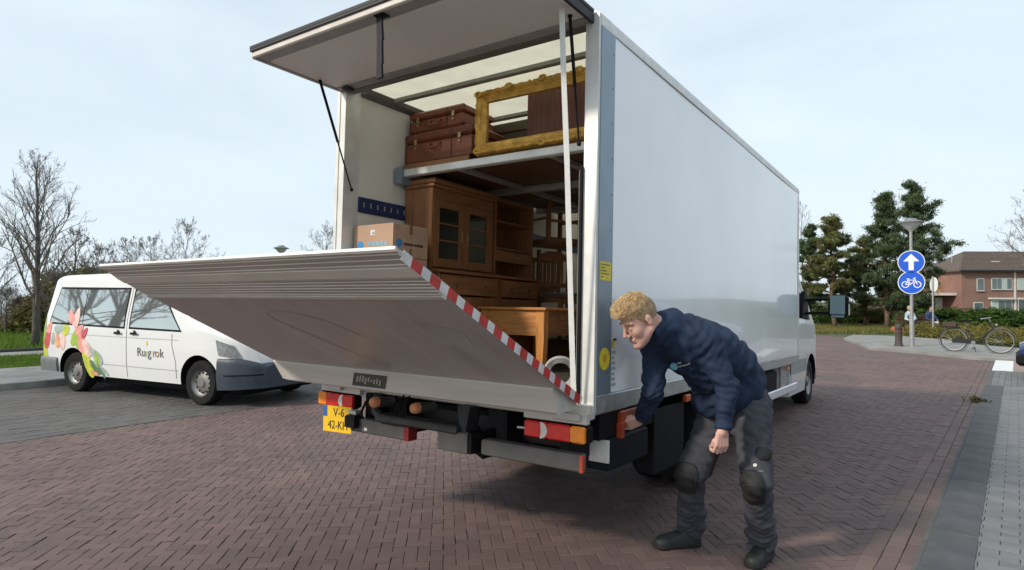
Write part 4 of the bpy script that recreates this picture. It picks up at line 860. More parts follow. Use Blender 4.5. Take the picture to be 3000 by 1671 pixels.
# printed flowers (flat print lying on the body panels)
def petal(cx, cz, l, wd, ang, n=18, point=1.6):
    out_ = []
    for k in range(n):
        t = 2*math.pi*k/n; a = math.cos(t)*l/2; b = math.sin(t)*wd/2*(1-.35*math.cos(t)); out_.append((cx+a*math.cos(ang)-b*math.sin(ang), cz+a*math.sin(ang)+b*math.cos(ang)))
    return out_
def pc(nm, c): return pbr('print_'+nm, c, .35, var=.22, scale=9, coat=.4)
PK, PK2, RD, LG, YG, DG, GY, OR = pc('pink', (.80, .33, .30)), pc('pale_pink', (.85, .55, .50)), pc('red', (.62, .09, .11)), pc('leaf', (.34, .50, .07)), pc('lime', (.55, .60, .06)), pc('darkleaf', (.13, .22, .13)), pc('greygreen', (.38, .45, .42)), pc('peach', (.78, .36, .20))
fl_ = [(petal(.12, .80, .62, .17, 1.45), LG), (petal(.10, 1.12, .34, .15, 1.9), LG), (petal(.20, .62, .30, .13, 1.75), YG), (petal(.27, .88, .40, .15, 1.35), RD), (petal(.30, 1.06, .22, .13, 1.2), PK), (petal(.42, .86, .20, .09, 1.5), GY), (petal(.55, .84, .26, .13, 1.7), OR), (petal(.70, .83, .30, .14, 1.45), PK2), (petal(.78, 1.02, .20, .18, .4), YG), (petal(.60, 1.04, .30, .14, .1), GY),
       (petal(1.36, .52, .58, .18, 2.05), YG), (petal(1.12, .86, .30, .15, 1.75), LG), (petal(1.02, .90, .30, .13, 1.2), LG), (petal(1.22, .82, .34, .20, 1.9), PK), (petal(1.36, .74, .34, .18, 2.3), PK2), (petal(1.16, 1.03, .24, .14, .6), PK), (petal(1.30, .98, .22, .10, .9), RD), (petal(1.60, .62, .40, .16, 2.5), GY), (petal(1.56, .44, .34, .13, 2.45), DG), (petal(1.52, .34, .22, .06, 2.9), OR),
       (petal(1.62, .56, .26, .13, 1.75), LG), (petal(1.72, .42, .40, .07, 2.6), GY), (petal(1.70, .40, .34, .05, 2.2), DG), (petal(1.05, 1.22, .34, .17, 1.4), PK2), (petal(.90, 1.24, .26, .15, 2.1), PK)]
for i, (poly, mm) in enumerate(fl_):
    poly = [p for p in poly]
    vb.shape(poly, 'printed_flower', mm, vo, off=.0035+.00025*i)
def on_body(x, z, off): return vb.P(x, z, off)
cu_m = pbr('lettering_grey', (.10, .10, .10), .5)
def body_text(txt, x, z, size, mat):
    o = text_mesh(txt, size, mat, 'lettering', vo, Matrix.Identity(4), ext=0.0, align='LEFT')
    for v in o.data.vertices: p = vb.P(x+v.co.x, z+v.co.y, .006); v.co = p
body_text('Ru', 2.62, .72, .19, cu_m); body_text('\u0131', 2.825, .72, .19, pbr('lettering_lime', (.42, .45, .10), .5)); body_text('g', 2.875, .72, .19, cu_m); body_text('r', 2.985, .72, .19, pbr('lettering_mauve', (.30, .22, .22), .5)); body_text('o', 3.04, .72, .19, pbr('lettering_brown', (.28, .17, .08), .5)); body_text('k', 3.15, .72, .19, cu_m)
vb.shape(petal(2.85, .865, .07, .05, 1.57), 'printed_tulip', pc('tulip', (.72, .62, .22)), vo, off=.006)
# ================================================================== dark blue car, only its nose in view at the right edge
m_carblue = pbr('blue_paint', (.018, .035, .12), .3, var=.05, coat=.8)
cg = gp(2988, 1122); car = thing('parked_car', 'dark blue car parked at the right edge of the picture', 'car', (cg.x+4.05, cg.y+.55, .03), math.pi-PHI)
cz = smooth_interp([(-.1, .95), (.1, 1.05), (.6, 1.42), (2.0, 1.45), (2.9, 1.02), (3.7, .86), (4.0, .68)], .06)
cl = Loft(zb=interp([(0, .3), (4, .28)]), zt=cz, hw=smooth_interp([(-.1, .6), (.1, .82), (3.4, .85), (3.85, .72), (4.0, .55)], .05), side=interp([(.2, .95), (.6, 1.0), (.9, .99), (1.45, .8)]), rth=.12, rtv=.12)
cbd = cl.body([.1*i for i in range(41)], 'body', m_carblue, car, cut=[(.75, .31, .36), (3.2, .31, .36)], nz=18, smooth=40)
for s in (-1, 1):
    cl.patch((.7, .98), (2.7, .98), (2.1, 1.34), (.9, 1.34), 'side_window', m_dkglass, cbd, sgn=s); cl.patch((3.62, .62), (3.92, .60), (3.80, .76), (3.55, .80), 'headlamp', m_lensw, cbd, off=.008, sgn=s)
    for x in (.75, 3.2): wheel(car, (x, s*.75, .31), .31, .2, 'y', s)
MB().box(3.82, 4.06, -.70, .70, .30, .52, bev=.05).build('front_bumper', m_black, car)
# ================================================================== bicycle
bk0, bk1 = gp(2795, 1030, .07), gp(2930, 1037, .07); bd = (bk1-bk0); ba = math.atan2(bd.y, bd.x); WB = bd.length; R_ = .345
bike = thing('bicycle', 'black step-through bicycle on its kickstand at the corner footway', 'bicycle', (bk0.x, bk0.y, .07), ba)
m_bk = pbr('bike_black', (.012, .013, .015), .35, var=.1, coat=.4); m_chrome = pbr('chrome', (.7, .7, .7), .15, metal=1.0, var=.05); m_tyre2 = pbr('pale_tyre', (.06, .058, .055), .7)
def bwheel(x):
    w_ = MB().lathe([(R_*math.cos(0)-.0+.018*math.cos(a), .018*math.sin(a)) for a in [2*math.pi*k/8 for k in range(9)]], (x, 0, R_+.018), 'y', 40, close=False).build('wheel', m_tyre2, bike, smooth=True)
    MB().lathe([(R_-.02, -.011), (R_-.035, -.009), (R_-.035, .009), (R_-.02, .011), (R_-.02, -.011)], (x, 0, R_+.018), 'y', 40, close=False).build('rim', m_chrome, w_, smooth=30)
    sp_ = MB()
    for k in range(18): a = 2*math.pi*k/18; sp_.cyl((x, .02 if k % 2 else -.02, R_+.018), (x+(R_-.03)*math.cos(a), 0, R_+.018+(R_-.03)*math.sin(a)), .0013, n=3, cap=False)
    sp_.build('spokes', m_chrome, w_); MB().cyl((x, -.04, R_+.018), (x, .04, R_+.018), .018, n=10).build('hub', m_chrome, w_)
    MB().lathe([(R_+.045, -.028), (R_+.055, 0), (R_+.045, .028)], (x, 0, R_+.018), 'y', 40, close=False).build('mudguard', m_bk, w_, smooth=True)
bwheel(0); bwheel(WB); zc = R_+.018
fm = MB(); bb = (WB*.44, 0, .30); st_ = (WB*.30, 0, .78); hd0, hd1 = (WB*.86, 0, .74), (WB*.80, 0, .93)
fm.tube([(0, 0, zc), bb], .011, 7); fm.tube([(0, 0, zc), (WB*.335, 0, .64)], .009, 7); fm.tube([bb, st_], .015, 8); fm.tube([hd0, (WB*.70, 0, .52), (WB*.56, 0, .37), bb], .018, 8); fm.tube([hd0, hd1], .02, 8); fm.tube([hd0, (WB*.94, 0, .55), (WB, 0, zc)], .013, 7); fm.build('frame', m_bk, bike, smooth=40)
bx('chain_case', m_bk, bike, -.04, WB*.50, -.055, -.03, .27, .40, bev=.02); MB().cyl((bb[0], -.07, .30), (bb[0], -.056, .30), .055, n=16).build('crank_disc', m_chrome, bike)
MB().tube([(bb[0], -.075, .30), (bb[0]+.02, -.085, .14)], .009, 6).build('crank', m_chrome, bike); bx('pedal', m_black, bike, bb[0]-.03, bb[0]+.07, -.16, -.09, .12, .145)
MB().tube([st_, (WB*.27, 0, .90)], .012, 7).build('seat_post', m_chrome, bike); MB().prism([(-.14, -.09), (-.14, .09), (-.02, .05), (.14, .02), (.14, -.02), (-.02, -.05)], .90, .97, lambda a, b, h: (WB*.27+a, b, h)).build('saddle', m_black, bike, smooth=40)
MB().tube([hd1, (WB*.78, 0, 1.02)], .014, 7).build('stem', m_chrome, bike); MB().tube([(WB*.58, -.28, 1.0), (WB*.70, -.28, 1.03), (WB*.80, -.16, 1.05), (WB*.80, .16, 1.05), (WB*.70, .28, 1.03), (WB*.58, .28, 1.0)], .012, 7).build('handlebar', m_chrome, bike, smooth=40)
for y in (-.28, .28): MB().cyl((WB*.54, y, .995), (WB*.64, y, 1.015), .018, n=8).build('grip', m_black, bike)
bx('carrier', m_bk, bike, -.28, .18, -.06, .06, .74, .755); MB().tube([(-.2, .05, .74), (0, .05, zc)], .006, 5).tube([(-.2, -.05, .74), (0, -.05, zc)], .006, 5).build('carrier_stay', m_bk, bike)
MB().ball((WB*.93, 0, .84), .035, .03, .03).build('front_lamp', m_chrome, bike); MB().tube([(WB*.42, .02, .29), (WB*.46, .16, .0)], .009, 6).build('kickstand', m_bk, bike)
o = bx('pannier_crate', pbr('crate_brown', (.06, .04, .03), .8), bike, -.26, .08, -.13, .13, .757, .90, bev=.01)
# ================================================================== man at the tail-lift controls
from mathutils.bvhtree import BVHTree
m_skin = pbr('skin', (.55, .325, .265), .55, var=.16, scale=11, bump=.06, bscale=160, spec=.35)
MATS['skin'].node_tree.nodes['Principled BSDF'].inputs['Subsurface Weight'].default_value = .12
MATS['skin'].node_tree.nodes['Principled BSDF'].inputs['Subsurface Radius'].default_value = (.012, .005, .003)
m_hair = pbr('blond_hair', (.46, .315, .165), .6, var=.35, scale=30); m_navy = pbr('navy_softshell', (.014, .027, .062), .75, var=.22, scale=5, bump=.55, bscale=17, spec=.3, detail=7)
m_trous = pbr('grey_workwear', (.060, .062, .074), .85, var=.28, scale=6, bump=.55, bscale=22, spec=.2, detail=7); m_pad = pbr('knee_pad_black', (.018, .019, .020), .7, var=.5, scale=12, spec=.3)
m_shoe = pbr('black_boot', (.020, .023, .022), .55, var=.3, scale=18, bump=.15)
A = lambda x, y, d: np.array(at(x, y, d))
hipR, hipL = A(2112, 1190, 4.02), A(2206, 1185, 3.92); kneR, kneL = A(2024, 1392, 3.93), A(2217, 1412, 3.70); ankR, ankL = A(2026, 1550, 4.10), A(2233, 1592, 3.90)
pel = (hipR+hipL)/2+np.array([0, 0, .05]); neck = A(1955, 956, 3.74); shR, shL = A(1918, 1032, 3.93), A(2072, 1003, 3.70)
elR, elL = A(1912, 1150, 3.80), A(2130, 1135, 3.66); wrR, wrL = A(1878, 1230, 3.93), A(2116, 1266, 3.60)
nrm = lambda v: v/np.linalg.norm(v)
man = thing('person', 'man in navy jacket and grey work trousers bending to the lift controls', 'person', tuple((gp(2040, 1592)+gp(2235, 1640))/2))
mo = np.array(man.location)
def add_to(me, name, parent=man, kind=None):
    me.transform(Matrix.Translation(-Vector(man.location))); return link(name, me, parent)
LO = np.array([min(p[i] for p in (wrR, shL, ankR, kneL, ankL, neck, elL, elR)) for i in range(3)])-.28; HI = np.array([max(p[i] for p in (wrR, shL, ankR, kneL, ankL, neck, elL, elR)) for i in range(3)])+.28; LO = np.minimum(LO, A(1850, 950, 3.6)-.30); HI = np.maximum(HI, A(1900, 930, 3.6)+.22); LO[2] = -.02; HI[2] = 1.80
# head frame
Fh = nrm(-.82*CR-.50*CU-.26*CF); Uh = nrm(np.array([0, 0, 1.])-Fh*Fh[2]+.05*CR); Uh = nrm(Uh-Fh*(Uh@Fh)); Lh = np.cross(Uh, Fh)
Hc = A(1877, 935, 3.64); HS = 1.14; RH = [Fh, Lh, Uh]
H = lambda f, l, u: Hc+HS*(f*Fh+l*Lh+u*Uh)
body = SDF(LO, HI, .0055)
def hell(f, l, u, rf, rl, ru, k=.02, sub=False): body.ell(H(f, l, u), (HS*rf, HS*rl, HS*ru), RH, k, sub)
hell(0, 0, .035, .098, .077, .094); hell(.042, 0, -.04, .054, .060, .082, .03)
for s in (-1, 1):
    body.cap(H(.0, s*.056, -.055), H(.072, s*.018, -.106), .020, .019, .03); body.cap(H(.078, s*.046, .020), H(.094, s*.012, .016), .011, .011, .012)
    hell(.066, s*.040, -.030, .024, .022, .026, .02); hell(.097, s*.032, -.004, .013, .018, .010, .008, True); hell(.084, s*.032, -.003, .013, .014, .012, .003)
    hell(-.004, s*.079, -.006, .017, .008, .031, .006); hell(.002, s*.087, -.004, .008, .005, .016, .004, True)
    body.cap(H(.106, s*.009, -.038), H(.106, s*.013, -.040), .009, .008, .006)
body.cap(H(.096, 0, .012), H(.122, 0, -.032), .008, .012, .012); hell(.084, 0, -.108, .020, .022, .018, .02)
body.cap(H(.098, -.020, -.066), H(.098, .020, -.066), .0065, .0065, .006); body.cap(H(.096, -.017, -.078), H(.096, .017, -.078), .0075, .0075, .006); body.cap(H(.107, -.022, -.0720), H(.107, .022, -.0720), .0025, .0025, .002, True)
nb = neck+np.array([0, 0, -.02]); body.cap(H(-.025, 0, -.03), nb, .060, .066, .03)
# inner body under the clothes
spine = neck-pel; body.cap(pel+spine*.92, pel+spine*.55, .085, .095, .04); body.cap(pel+spine*.55, pel, .09, .10, .04)
for (sh, el, wr) in ((shR, elR, wrR), (shL, elL, wrL)): body.cap(nb, sh, .055, .055, .03); body.cap(sh, el, .050, .040, .02); body.cap(el, wr, .040, .029, .02)
for (hp, kn, an) in ((hipR, kneR, ankR), (hipL, kneL, ankL)): body.cap(hp, kn, .080, .055, .03); body.cap(kn, an, .052, .036, .02); body.cap(an, an-np.array([0, 0, .04]), .035, .035, .02)
def hand(wr, kn_c, across, fwd, palm, fingers, thumb, k=.006):
    """kn_c knuckle centre, across = towards the index side, fwd = finger direction, palm = towards the palm"""
    for i in range(4):
        o_ = (i-1.5)*.0225; base = wr+nrm(kn_c-wr)*.012+across*(-o_*.75); kp = kn_c-across*o_+fwd*(-.004*abs(i-1)); body.cap(base, kp, .015, .0115, .012); p = kp
        for (ln, ang, r) in fingers[i]:
            q = p+ln*(fwd*math.cos(ang)+palm*math.sin(ang)); body.cap(p, q, r, r*.93, k*.5); p = q
    p = wr+nrm(kn_c-wr)*.03+across*.022
    for (ln, d, r) in thumb: q = p+ln*nrm(d); body.cap(p, q, r, r*.92, k); p = q
curl = lambda s=1: [(.044*s, .55, .0108), (.030*s, 1.75, .0100), (.022*s, 2.7, .0090)]
# right hand pointing at the control, other fingers curled
fR = nrm(A(1806, 1258, 3.90)-wrR); pR = nrm(np.array([0, 0, -1.])-fR*(-fR[2])*1.0); aR = nrm(np.cross(fR, pR)); aR = aR if aR@CF < 0 else -aR
up_ = -pR; aR2 = nrm(up_*.80+aR*.35); pR2 = nrm(np.cross(aR2, fR)); pR2 = pR2 if pR2@CF > 0 else -pR2
hand(wrR, wrR+fR*.088, aR2, fR, pR2, [[(.044, .10, .0095), (.027, .28, .0088), (.021, .35, .0078)], curl(), curl(.97), curl(.85)], [(.035, fR*.8+pR2*.5+aR2*.5, .012), (.030, fR+pR2*.2, .0105), (.024, fR*.9-aR2*.2, .0095)])
# left hand a loose fist hanging down
fL = nrm(nrm(wrL-elL)+np.array([0, 0, -.8])); aL = nrm(-CR*.95-CF*.25); aL = nrm(aL-fL*(aL@fL)); pL = nrm(CF-fL*(CF@fL)-aL*(CF@aL))
hand(wrL, wrL+fL*.082, aL, fL, pL, [curl(.98), curl(1.05), curl(1.0), curl(.85)], [(.036, fL*.7+aL*.5+pL*.4, .0125), (.030, fL+pL*.6, .011), (.022, fL*.6+pL*.8-aL*.3, .0098)])
bo = add_to(body.mesh('body', m_skin, 1), 'body')
# ---- jacket
T = nrm(spine); S = nrm(shL-shR); S = nrm(S-T*(S@T)); Nn = np.cross(S, T); Nn = Nn if Nn@CF < 0 else -Nn
jk = SDF(LO, HI, .0075); RT = [S, T, Nn]; ls = np.linalg.norm(spine)
sp_ = lambda t, n=0.0, s=0.0: pel+spine*t+Nn*n+S*s
jk.ell(sp_(.70, .005), (.195, .23, .128), RT, .05); jk.ell(sp_(.36, .012), (.172, .22, .130), RT, .06); jk.ell(sp_(.06, .0), (.188, .16, .145), RT, .06); jk.ell(sp_(.80, -.06), (.16, .15, .10), RT, .06)
for (sh, el, wr) in ((shR, elR, wrR), (shL, elL, wrL)):
    jk.cap(nb+T*-.03, sh, .075, .082, .05); jk.cap(sh, el, .082, .066, .03); jk.cap(el, wr+nrm(el-wr)*.02, .064, .047, .025)
for k in range(14):
    a = 2*math.pi*k/14; cdir = nrm(H(-.02, 0, -.05)-nb); e1 = nrm(np.cross(cdir, S)); e2 = np.cross(cdir, e1); c0 = nb-cdir*.015+.074*(e1*math.cos(a)+e2*math.sin(a)); jk.cap(c0, c0+cdir*.045, .015, .012, .012)
bk_ = [(1985, 985, 3.82, .115), (2045, 995, 3.83, .124), (2100, 1020, 3.83, .128), (2150, 1065, 3.86, .126), (2178, 1112, 3.92, .130)]
for p_, q_ in zip(bk_[:-1], bk_[1:]): jk.cap(A(*p_[:3]), A(*q_[:3]), p_[3], q_[3], .04)
jk.ell(A(2105, 1160, 3.93), (.19, .12, .15), RT, .05)
Cc = A(1908, 975, 3.69); cax = nrm(Cc-neck); jk.cap(neck-cax*.02, Cc+cax*.05, .108, .086, .03)
def folds(X, Y, Z):
    a = X*CR[0]+Y*CR[1]; n = np.sin(38*Z+9*np.sin(11*a)+6*Y)*.0035+np.sin(62*a+14*Z+4*np.sin(17*Z))*.0025+np.sin(75*Z-40*a+3*np.sin(25*a))*.0022+np.sin(23*(X-Y)+19*Z)*.003; return n
jk.noise(folds)
def creases(sdf, c, ax, amp, wl, rad, ph=0.0, tw=0.0):
    c = np.array(c, float); ax = nrm(ax); e = nrm(np.cross(ax, CF)); sl, (X, Y, Z) = sdf._sl(c-rad*2, c+rad*2); dx, dy, dz = X-c[0], Y-c[1], Z-c[2]
    t = dx*ax[0]+dy*ax[1]+dz*ax[2]; q = dx*e[0]+dy*e[1]+dz*e[2]; m = np.exp(-(dx**2+dy**2+dz**2)/(rad*rad)); ww = np.sin(2*math.pi*(t+tw*q+.012*np.sin(q*38+ph))/wl+ph); sdf.g[sl] += (amp*m*(np.abs(ww)**.6*np.sign(ww))).astype(np.float32)
for (sh, el, wr, tw) in ((shR, elR, wrR, .5), (shL, elL, wrL, -.5)):
    creases(jk, el, wr-sh, .0045, .040, .10, .4, tw); creases(jk, el*.35+wr*.65, wr-el, .0030, .034, .09, 1.1, tw*.6); creases(jk, sh*.8+el*.2, el-sh, .0038, .050, .10, .2, -tw)
creases(jk, sp_(.18, .1), spine, .0060, .055, .17, .0, .5); creases(jk, sp_(.55, .1), spine+S*.2, .0040, .075, .16, .7, -.7)
jkg = jk.g.copy()
hem = sp_(-.10); hn = nrm(-T*.75+np.array([0, 0, -.6])); jk.plane_cut(hem+hn*.06, hn) if False else None
def cut_below(sdf, p, n, c, r):   # local planar cut inside a ball
    sl, (X, Y, Z) = sdf._sl(c-r, c+r); d = (X-p[0])*n[0]+(Y-p[1])*n[1]+(Z-p[2])*n[2]; inb = (X-c[0])**2+(Y-c[1])**2+(Z-c[2])**2 < r*r; g = sdf.g[sl]; sdf.g[sl] = np.where(inb, np.maximum(g, d), g)
for (el, wr) in ((elR, wrR), (elL, wrL)): n = nrm(wr-el); cut_below(jk, wr-n*.012, n, wr, .095)
cut_below(jk, Cc+cax*.030, nrm(cax-.25*CU), Cc+cax*.05, .14)
jm = jk.mesh('jacket', m_navy, 1); jbv = BVHTree.FromPolygons([v.co.copy() for v in jm.vertices], [tuple(p.vertices) for p in jm.polygons]); jo = add_to(jm, 'jacket')
# ---- trousers
tr = SDF(LO, HI, .0075); tr.ell(pel-np.array([0, 0, .02]), (.175, .15, .135), RT, .05)
for i, (hp, kn, an) in enumerate(((hipR, kneR, ankR), (hipL, kneL, ankL))):
    hq = hp*.9+pel*.1; tr.cap(hq, kn, .122, .090, .045); tr.cap(kn, an+np.array([0, 0, -.01]), .088, .074, .03)
    for k, (t, r) in enumerate(((.62, .006), (.74, .008), (.85, .010), (.95, .009))):
        c = kn+(an-kn)*t; e1 = nrm(np.cross(an-kn, CF)); tr.cap(c-e1*.055+np.array([0, 0, .02*(-1)**k]), c+e1*.055-np.array([0, 0, .02*(-1)**k]), .032+r, .032+r, .02)
tr.noise(lambda X, Y, Z: np.sin(70*Z+3.5*np.sin(19*X+9*Y)+14*Y)*.0030*(1+1.2*np.clip((.40-Z)*3, 0, 1))+np.sin(31*Z+13*X-17*Y)*.003+np.sin(115*Z+25*X)*.0014)
for (hp, kn, an, tw) in ((hipR, kneR, ankR, .4), (hipL, kneL, ankL, -.4)):
    creases(tr, hp*.8+kn*.2, kn-hp, .0060, .05, .14, .3, tw); creases(tr, kn*.25+an*.75, an-kn, .0075, .040, .12, .0, tw); creases(tr, kn*.6+an*.4, an-kn, .0050, .05, .09, 1.0, -tw); creases(tr, hp*.4+kn*.6, kn-hp, .0035, .06, .12, 2.0, -tw)
trg = tr.g.copy()
for an in (ankR, ankL): cut_below(tr, np.array([0, 0, .055]), np.array([0, 0, -1.]), np.array([an[0], an[1], .03]), .16)
tm = tr.mesh('trousers', m_trous, 1); tbv = BVHTree.FromPolygons([v.co.copy() for v in tm.vertices], [tuple(p.vertices) for p in tm.polygons]); to_ = add_to(tm, 'trousers')
def hit(bv, x, y):
    d = Vector(ray(x, y)).normalized(); r = bv.ray_cast(Vector(CAM), d); return (r[0], r[1]) if r[0] is not None else (None, None)
def decal(bv, poly, name, mat, off=.003, parent=man, grid=None):
    """patch lying on the cloth: polygon given in photo pixels, refined and dropped on the surface"""
    cx = sum(p[0] for p in poly)/len(poly); cy = sum(p[1] for p in poly)/len(poly); n = len(poly); vs = []; rings = 5
    def put(x, y):
        p, nn = hit(bv, x, y)
        if p is None: return None
        return p+(Vector(CAM)-p).normalized()*off
    c = put(cx, cy)
    if c is None: return None
    vs = [c]
    for r in range(1, rings+1):
        for (x, y) in poly:
            q = put(cx+(x-cx)*r/rings, cy+(y-cy)*r/rings); vs.append(q if q is not None else vs[-1])
    back = [v+(v-Vector(CAM)).normalized()*(off+.008) for v in vs[1+(rings-1)*n:]]
    fs = [(0, 1+k, 1+(k+1) % n) for k in range(n)]
    for r in range(rings-1): fs += [(1+r*n+k, 1+(r+1)*n+k, 1+(r+1)*n+(k+1) % n, 1+r*n+(k+1) % n) for k in range(n)]
    b0 = 1+rings*n; o0 = 1+(rings-1)*n; fs += [(o0+k, b0+k, b0+(k+1) % n, o0+(k+1) % n) for k in range(n)]
    mb = MB(); mb.add([v-Vector(man.location) for v in vs+back], fs); return mb.build(name, mat, parent, smooth=50)
circ = lambda cx, cy, rx, ry, n=20: [(cx+rx*math.cos(2*math.pi*k/n), cy+ry*math.sin(2*math.pi*k/n)) for k in range(n)]
m_badge = pbr('badge_cyan', (.22, .58, .72), .6, var=.1); m_stitch = pbr('pale_stitch', (.42, .48, .52), .7)
decal(jbv, circ(1974, 1075, 11.5, 11.5), 'chest_badge', m_badge, .002)
decal(jbv, [(1985, 1062), (1996, 1061), (1996, 1066), (1985, 1067)], 'badge_line', m_stitch, .002); decal(jbv, [(1987, 1073), (2012, 1067), (2022, 1063), (2023, 1067), (2012, 1072), (1988, 1078)], 'badge_line', m_stitch, .002)
# knee pads, pocket, button
pts = lambda q: [(2000+x, y) for x, y in q]
def hug(name, c, r, R, off, mat, g=None, parent=None, it=2):
    g = trg if g is None else g
    q = SDF(LO, HI, .0075); q.g = np.full(q.n, 1.0, np.float32); 
    R = np.array(R); sl, (X, Y, Z) = q._sl(c-.25, c+.25); D = np.stack([X-c[0], Y-c[1], Z-c[2]], -1); P_ = np.abs(D@R.T); rd_ = .03
    E_ = P_-(np.array(r)-rd_); dd = np.linalg.norm(np.maximum(E_, 0), axis=-1)+np.minimum(E_.max(-1), 0)-rd_; q.g[sl] = dd
    q.g = np.where(q.g < .5, np.maximum(q.g, g-off), 1.0).astype(np.float32)
    n_ = np.argwhere(q.g < 0)
    if len(n_) == 0: return
    return add_to(q.mesh(name, mat, it), name)
I3 = [[1, 0, 0], [0, 1, 0], [0, 0, 1]]
def tilt(a): e1 = nrm(CR*math.cos(a)+CU*math.sin(a)); e2 = nrm(-CR*math.sin(a)+CU*math.cos(a)); return [e1, e2, -CF]
hug('knee_pad', A(2014, 1408, 3.84), (.064, .098, .10), tilt(.05), .011, m_pad); hug('knee_pad', A(2212, 1440, 3.60), (.064, .106, .10), tilt(.22), .011, m_pad)
hug('knee_cap', A(2008, 1412, 3.84), (.044, .060, .10), tilt(.05), .017, m_pad); hug('knee_cap', A(2212, 1450, 3.60), (.044, .064, .10), tilt(.22), .017, m_pad)
hug('pocket_flap', A(2236, 1328, 3.70), (.052, .036, .09), tilt(-.08), .009, m_pad)
decal(tbv, circ(2212, 1363, 6, 5, 12), 'pocket_button', m_whites, .005); decal(tbv, [(2170, 1379), (2236, 1379), (2236, 1383), (2170, 1383)], 'knee_seam', pbr('seam_grey', (.16, .16, .17), .8), .004)
# ---- boots
def boot(heel, toe, an):
    b = SDF(np.minimum(np.minimum(heel, toe), an)-.12, np.maximum(np.maximum(heel, toe), an)+.12, .006); d = nrm(toe-heel); z = np.array([0, 0, 1.]); h = heel+d*.045
    b.cap(h+z*.035, toe-d*.055+z*.03, .042, .046, .02); b.cap(h+z*.05, an+z*.02, .044, .050, .03); b.cap(an-z*.02+d*.02, toe-d*.09+z*.045, .042, .040, .03); b.ell(toe-d*.055+z*.034, (.056, .050, .040), [d, np.cross(z, d), z], .02); b.cap(h+z*.012, toe-d*.05+z*.012, .045, .052, .008)
    b.plane_cut((0, 0, .003), (0, 0, -1)); o_ = add_to(b.mesh('boot', m_shoe, 1), 'boot'); so_ = SDF(np.minimum(np.minimum(heel, toe), an)-.12, np.maximum(np.maximum(heel, toe), an)+.12, .006); so_.g = (b.g-.005).astype(np.float32)
    so_.plane_cut((0, 0, .026), (0, 0, 1)); so_.plane_cut((0, 0, .001), (0, 0, -1)); sl_ = add_to(so_.mesh('boot_sole', pbr('sole_black', (.012, .012, .012), .8), 0), 'boot_sole', o_)
    for k in range(4):
        c = toe-d*(.135+.022*k)+z*(.082+.012*k); l_ = np.cross(z, d); MB().tube([tuple(c-l_*.028-z*.008-mo), tuple(c+z*.008-mo), tuple(c+l_*.028-z*.008-mo)], .004, 5).build('lace', pbr('lace_grey', (.05, .05, .05), .8), o_)
    return o_
g = lambda x, y: np.array(gp(x, y))
hR, tR = g(2050, 1597), g(1915, 1606); tR = hR+nrm(tR-hR)*.31; hL, tL = g(2252, 1622), g(2200, 1668); tL = hL+nrm(tL-hL)*.31
boot(hR, tR, np.array([ankR[0], ankR[1], .10])); boot(hL, tL, np.array([ankL[0], ankL[1], .10]))
# ---- hair
hr = SDF(Hc-.2, Hc+.2, .004)
def hh(f, l, u, rf, rl, ru, k=.015, sub=False): hr.ell(H(f, l, u), (HS*rf, HS*rl, HS*ru), RH, k, sub)
hh(.014, 0, .072, .098, .078, .072); hh(.060, .0, .098, .046, .062, .034, .02)
hr.noise(lambda X, Y, Z: .0030*np.sin(150*X+3*np.sin(120*Z))*np.sin(140*Y+2*np.sin(90*X))+.0016*np.sin(260*Z+2*np.sin(200*X)))
hh(.128, 0, -.004, .080, .12, .072, .006, True); hr.plane_cut(H(0, 0, .048), nrm(-Uh-.10*Fh))
fd = SDF(Hc-.2, Hc+.2, .004); fh = lambda f, l, u, rf, rl, ru, k=.015, sub=False: fd.ell(H(f, l, u), (HS*rf, HS*rl, HS*ru), RH, k, sub)
fh(-.003, 0, .035, .0985, .0785, .0945, .006); fh(.125, 0, -.010, .080, .12, .072, .006, True)
for s_ in (-1, 1): fh(.05, s_*.10, -.070, .070, .06, .078, .006, True)
fd.plane_cut(H(-.05, 0, -.050), nrm(-Uh*1.0+Fh*.35))
ho = add_to(hr.mesh('hair', m_hair, 0), 'hair'); add_to(fd.mesh('short_hair', pbr('short_hair', (.33, .225, .13), .75, var=.35, scale=60, bump=.6, bscale=220), 0), 'short_hair')
hm_ = ho.data; hv = np.array([v.co for v in hm_.vertices]); hn_ = np.array([v.normal for v in hm_.vertices]); rr = random.Random(4); cur = MB(); top = H(.0, 0, .05)-mo
for i in range(7000):
    k = rr.randrange(len(hv)); p = Vector(hv[k]); n = Vector(hn_[k]); rel = (hv[k]-top)@Uh
    
    ln = .013 if rel > .03 else .005; tdir = Vector(np.cross(hn_[k], Uh)).normalized() if np.linalg.norm(np.cross(hn_[k], Uh)) > .01 else Vector(Lh); tw_ = Vector(Fh)*.9+tdir*rr.uniform(-.6, .6)
    a = p; b = p+n*ln*.6+tw_*ln*.4; c = b+tw_*ln*.5+n*ln*.15+Vector((0, 0, rr.uniform(-.4, .2)))*ln; cur.tube([a, b, c], [.0010, .0009, .0003], 3, cap=False)
cur.build('curls', pbr('curl_hair', (.60, .43, .23), .55, var=.4, scale=40), ho)
bm_ = MB()
for s in (-1, 1): bm_.tube([Vector(H(.083, s*.052, .022)-mo), Vector(H(.100, s*.036, .030)-mo), Vector(H(.106, s*.014, .026)-mo)], [.0025, .0042, .003], 6)
bm_.build('eyebrows', pbr('brow_hair', (.28, .16, .07), .7), ho)
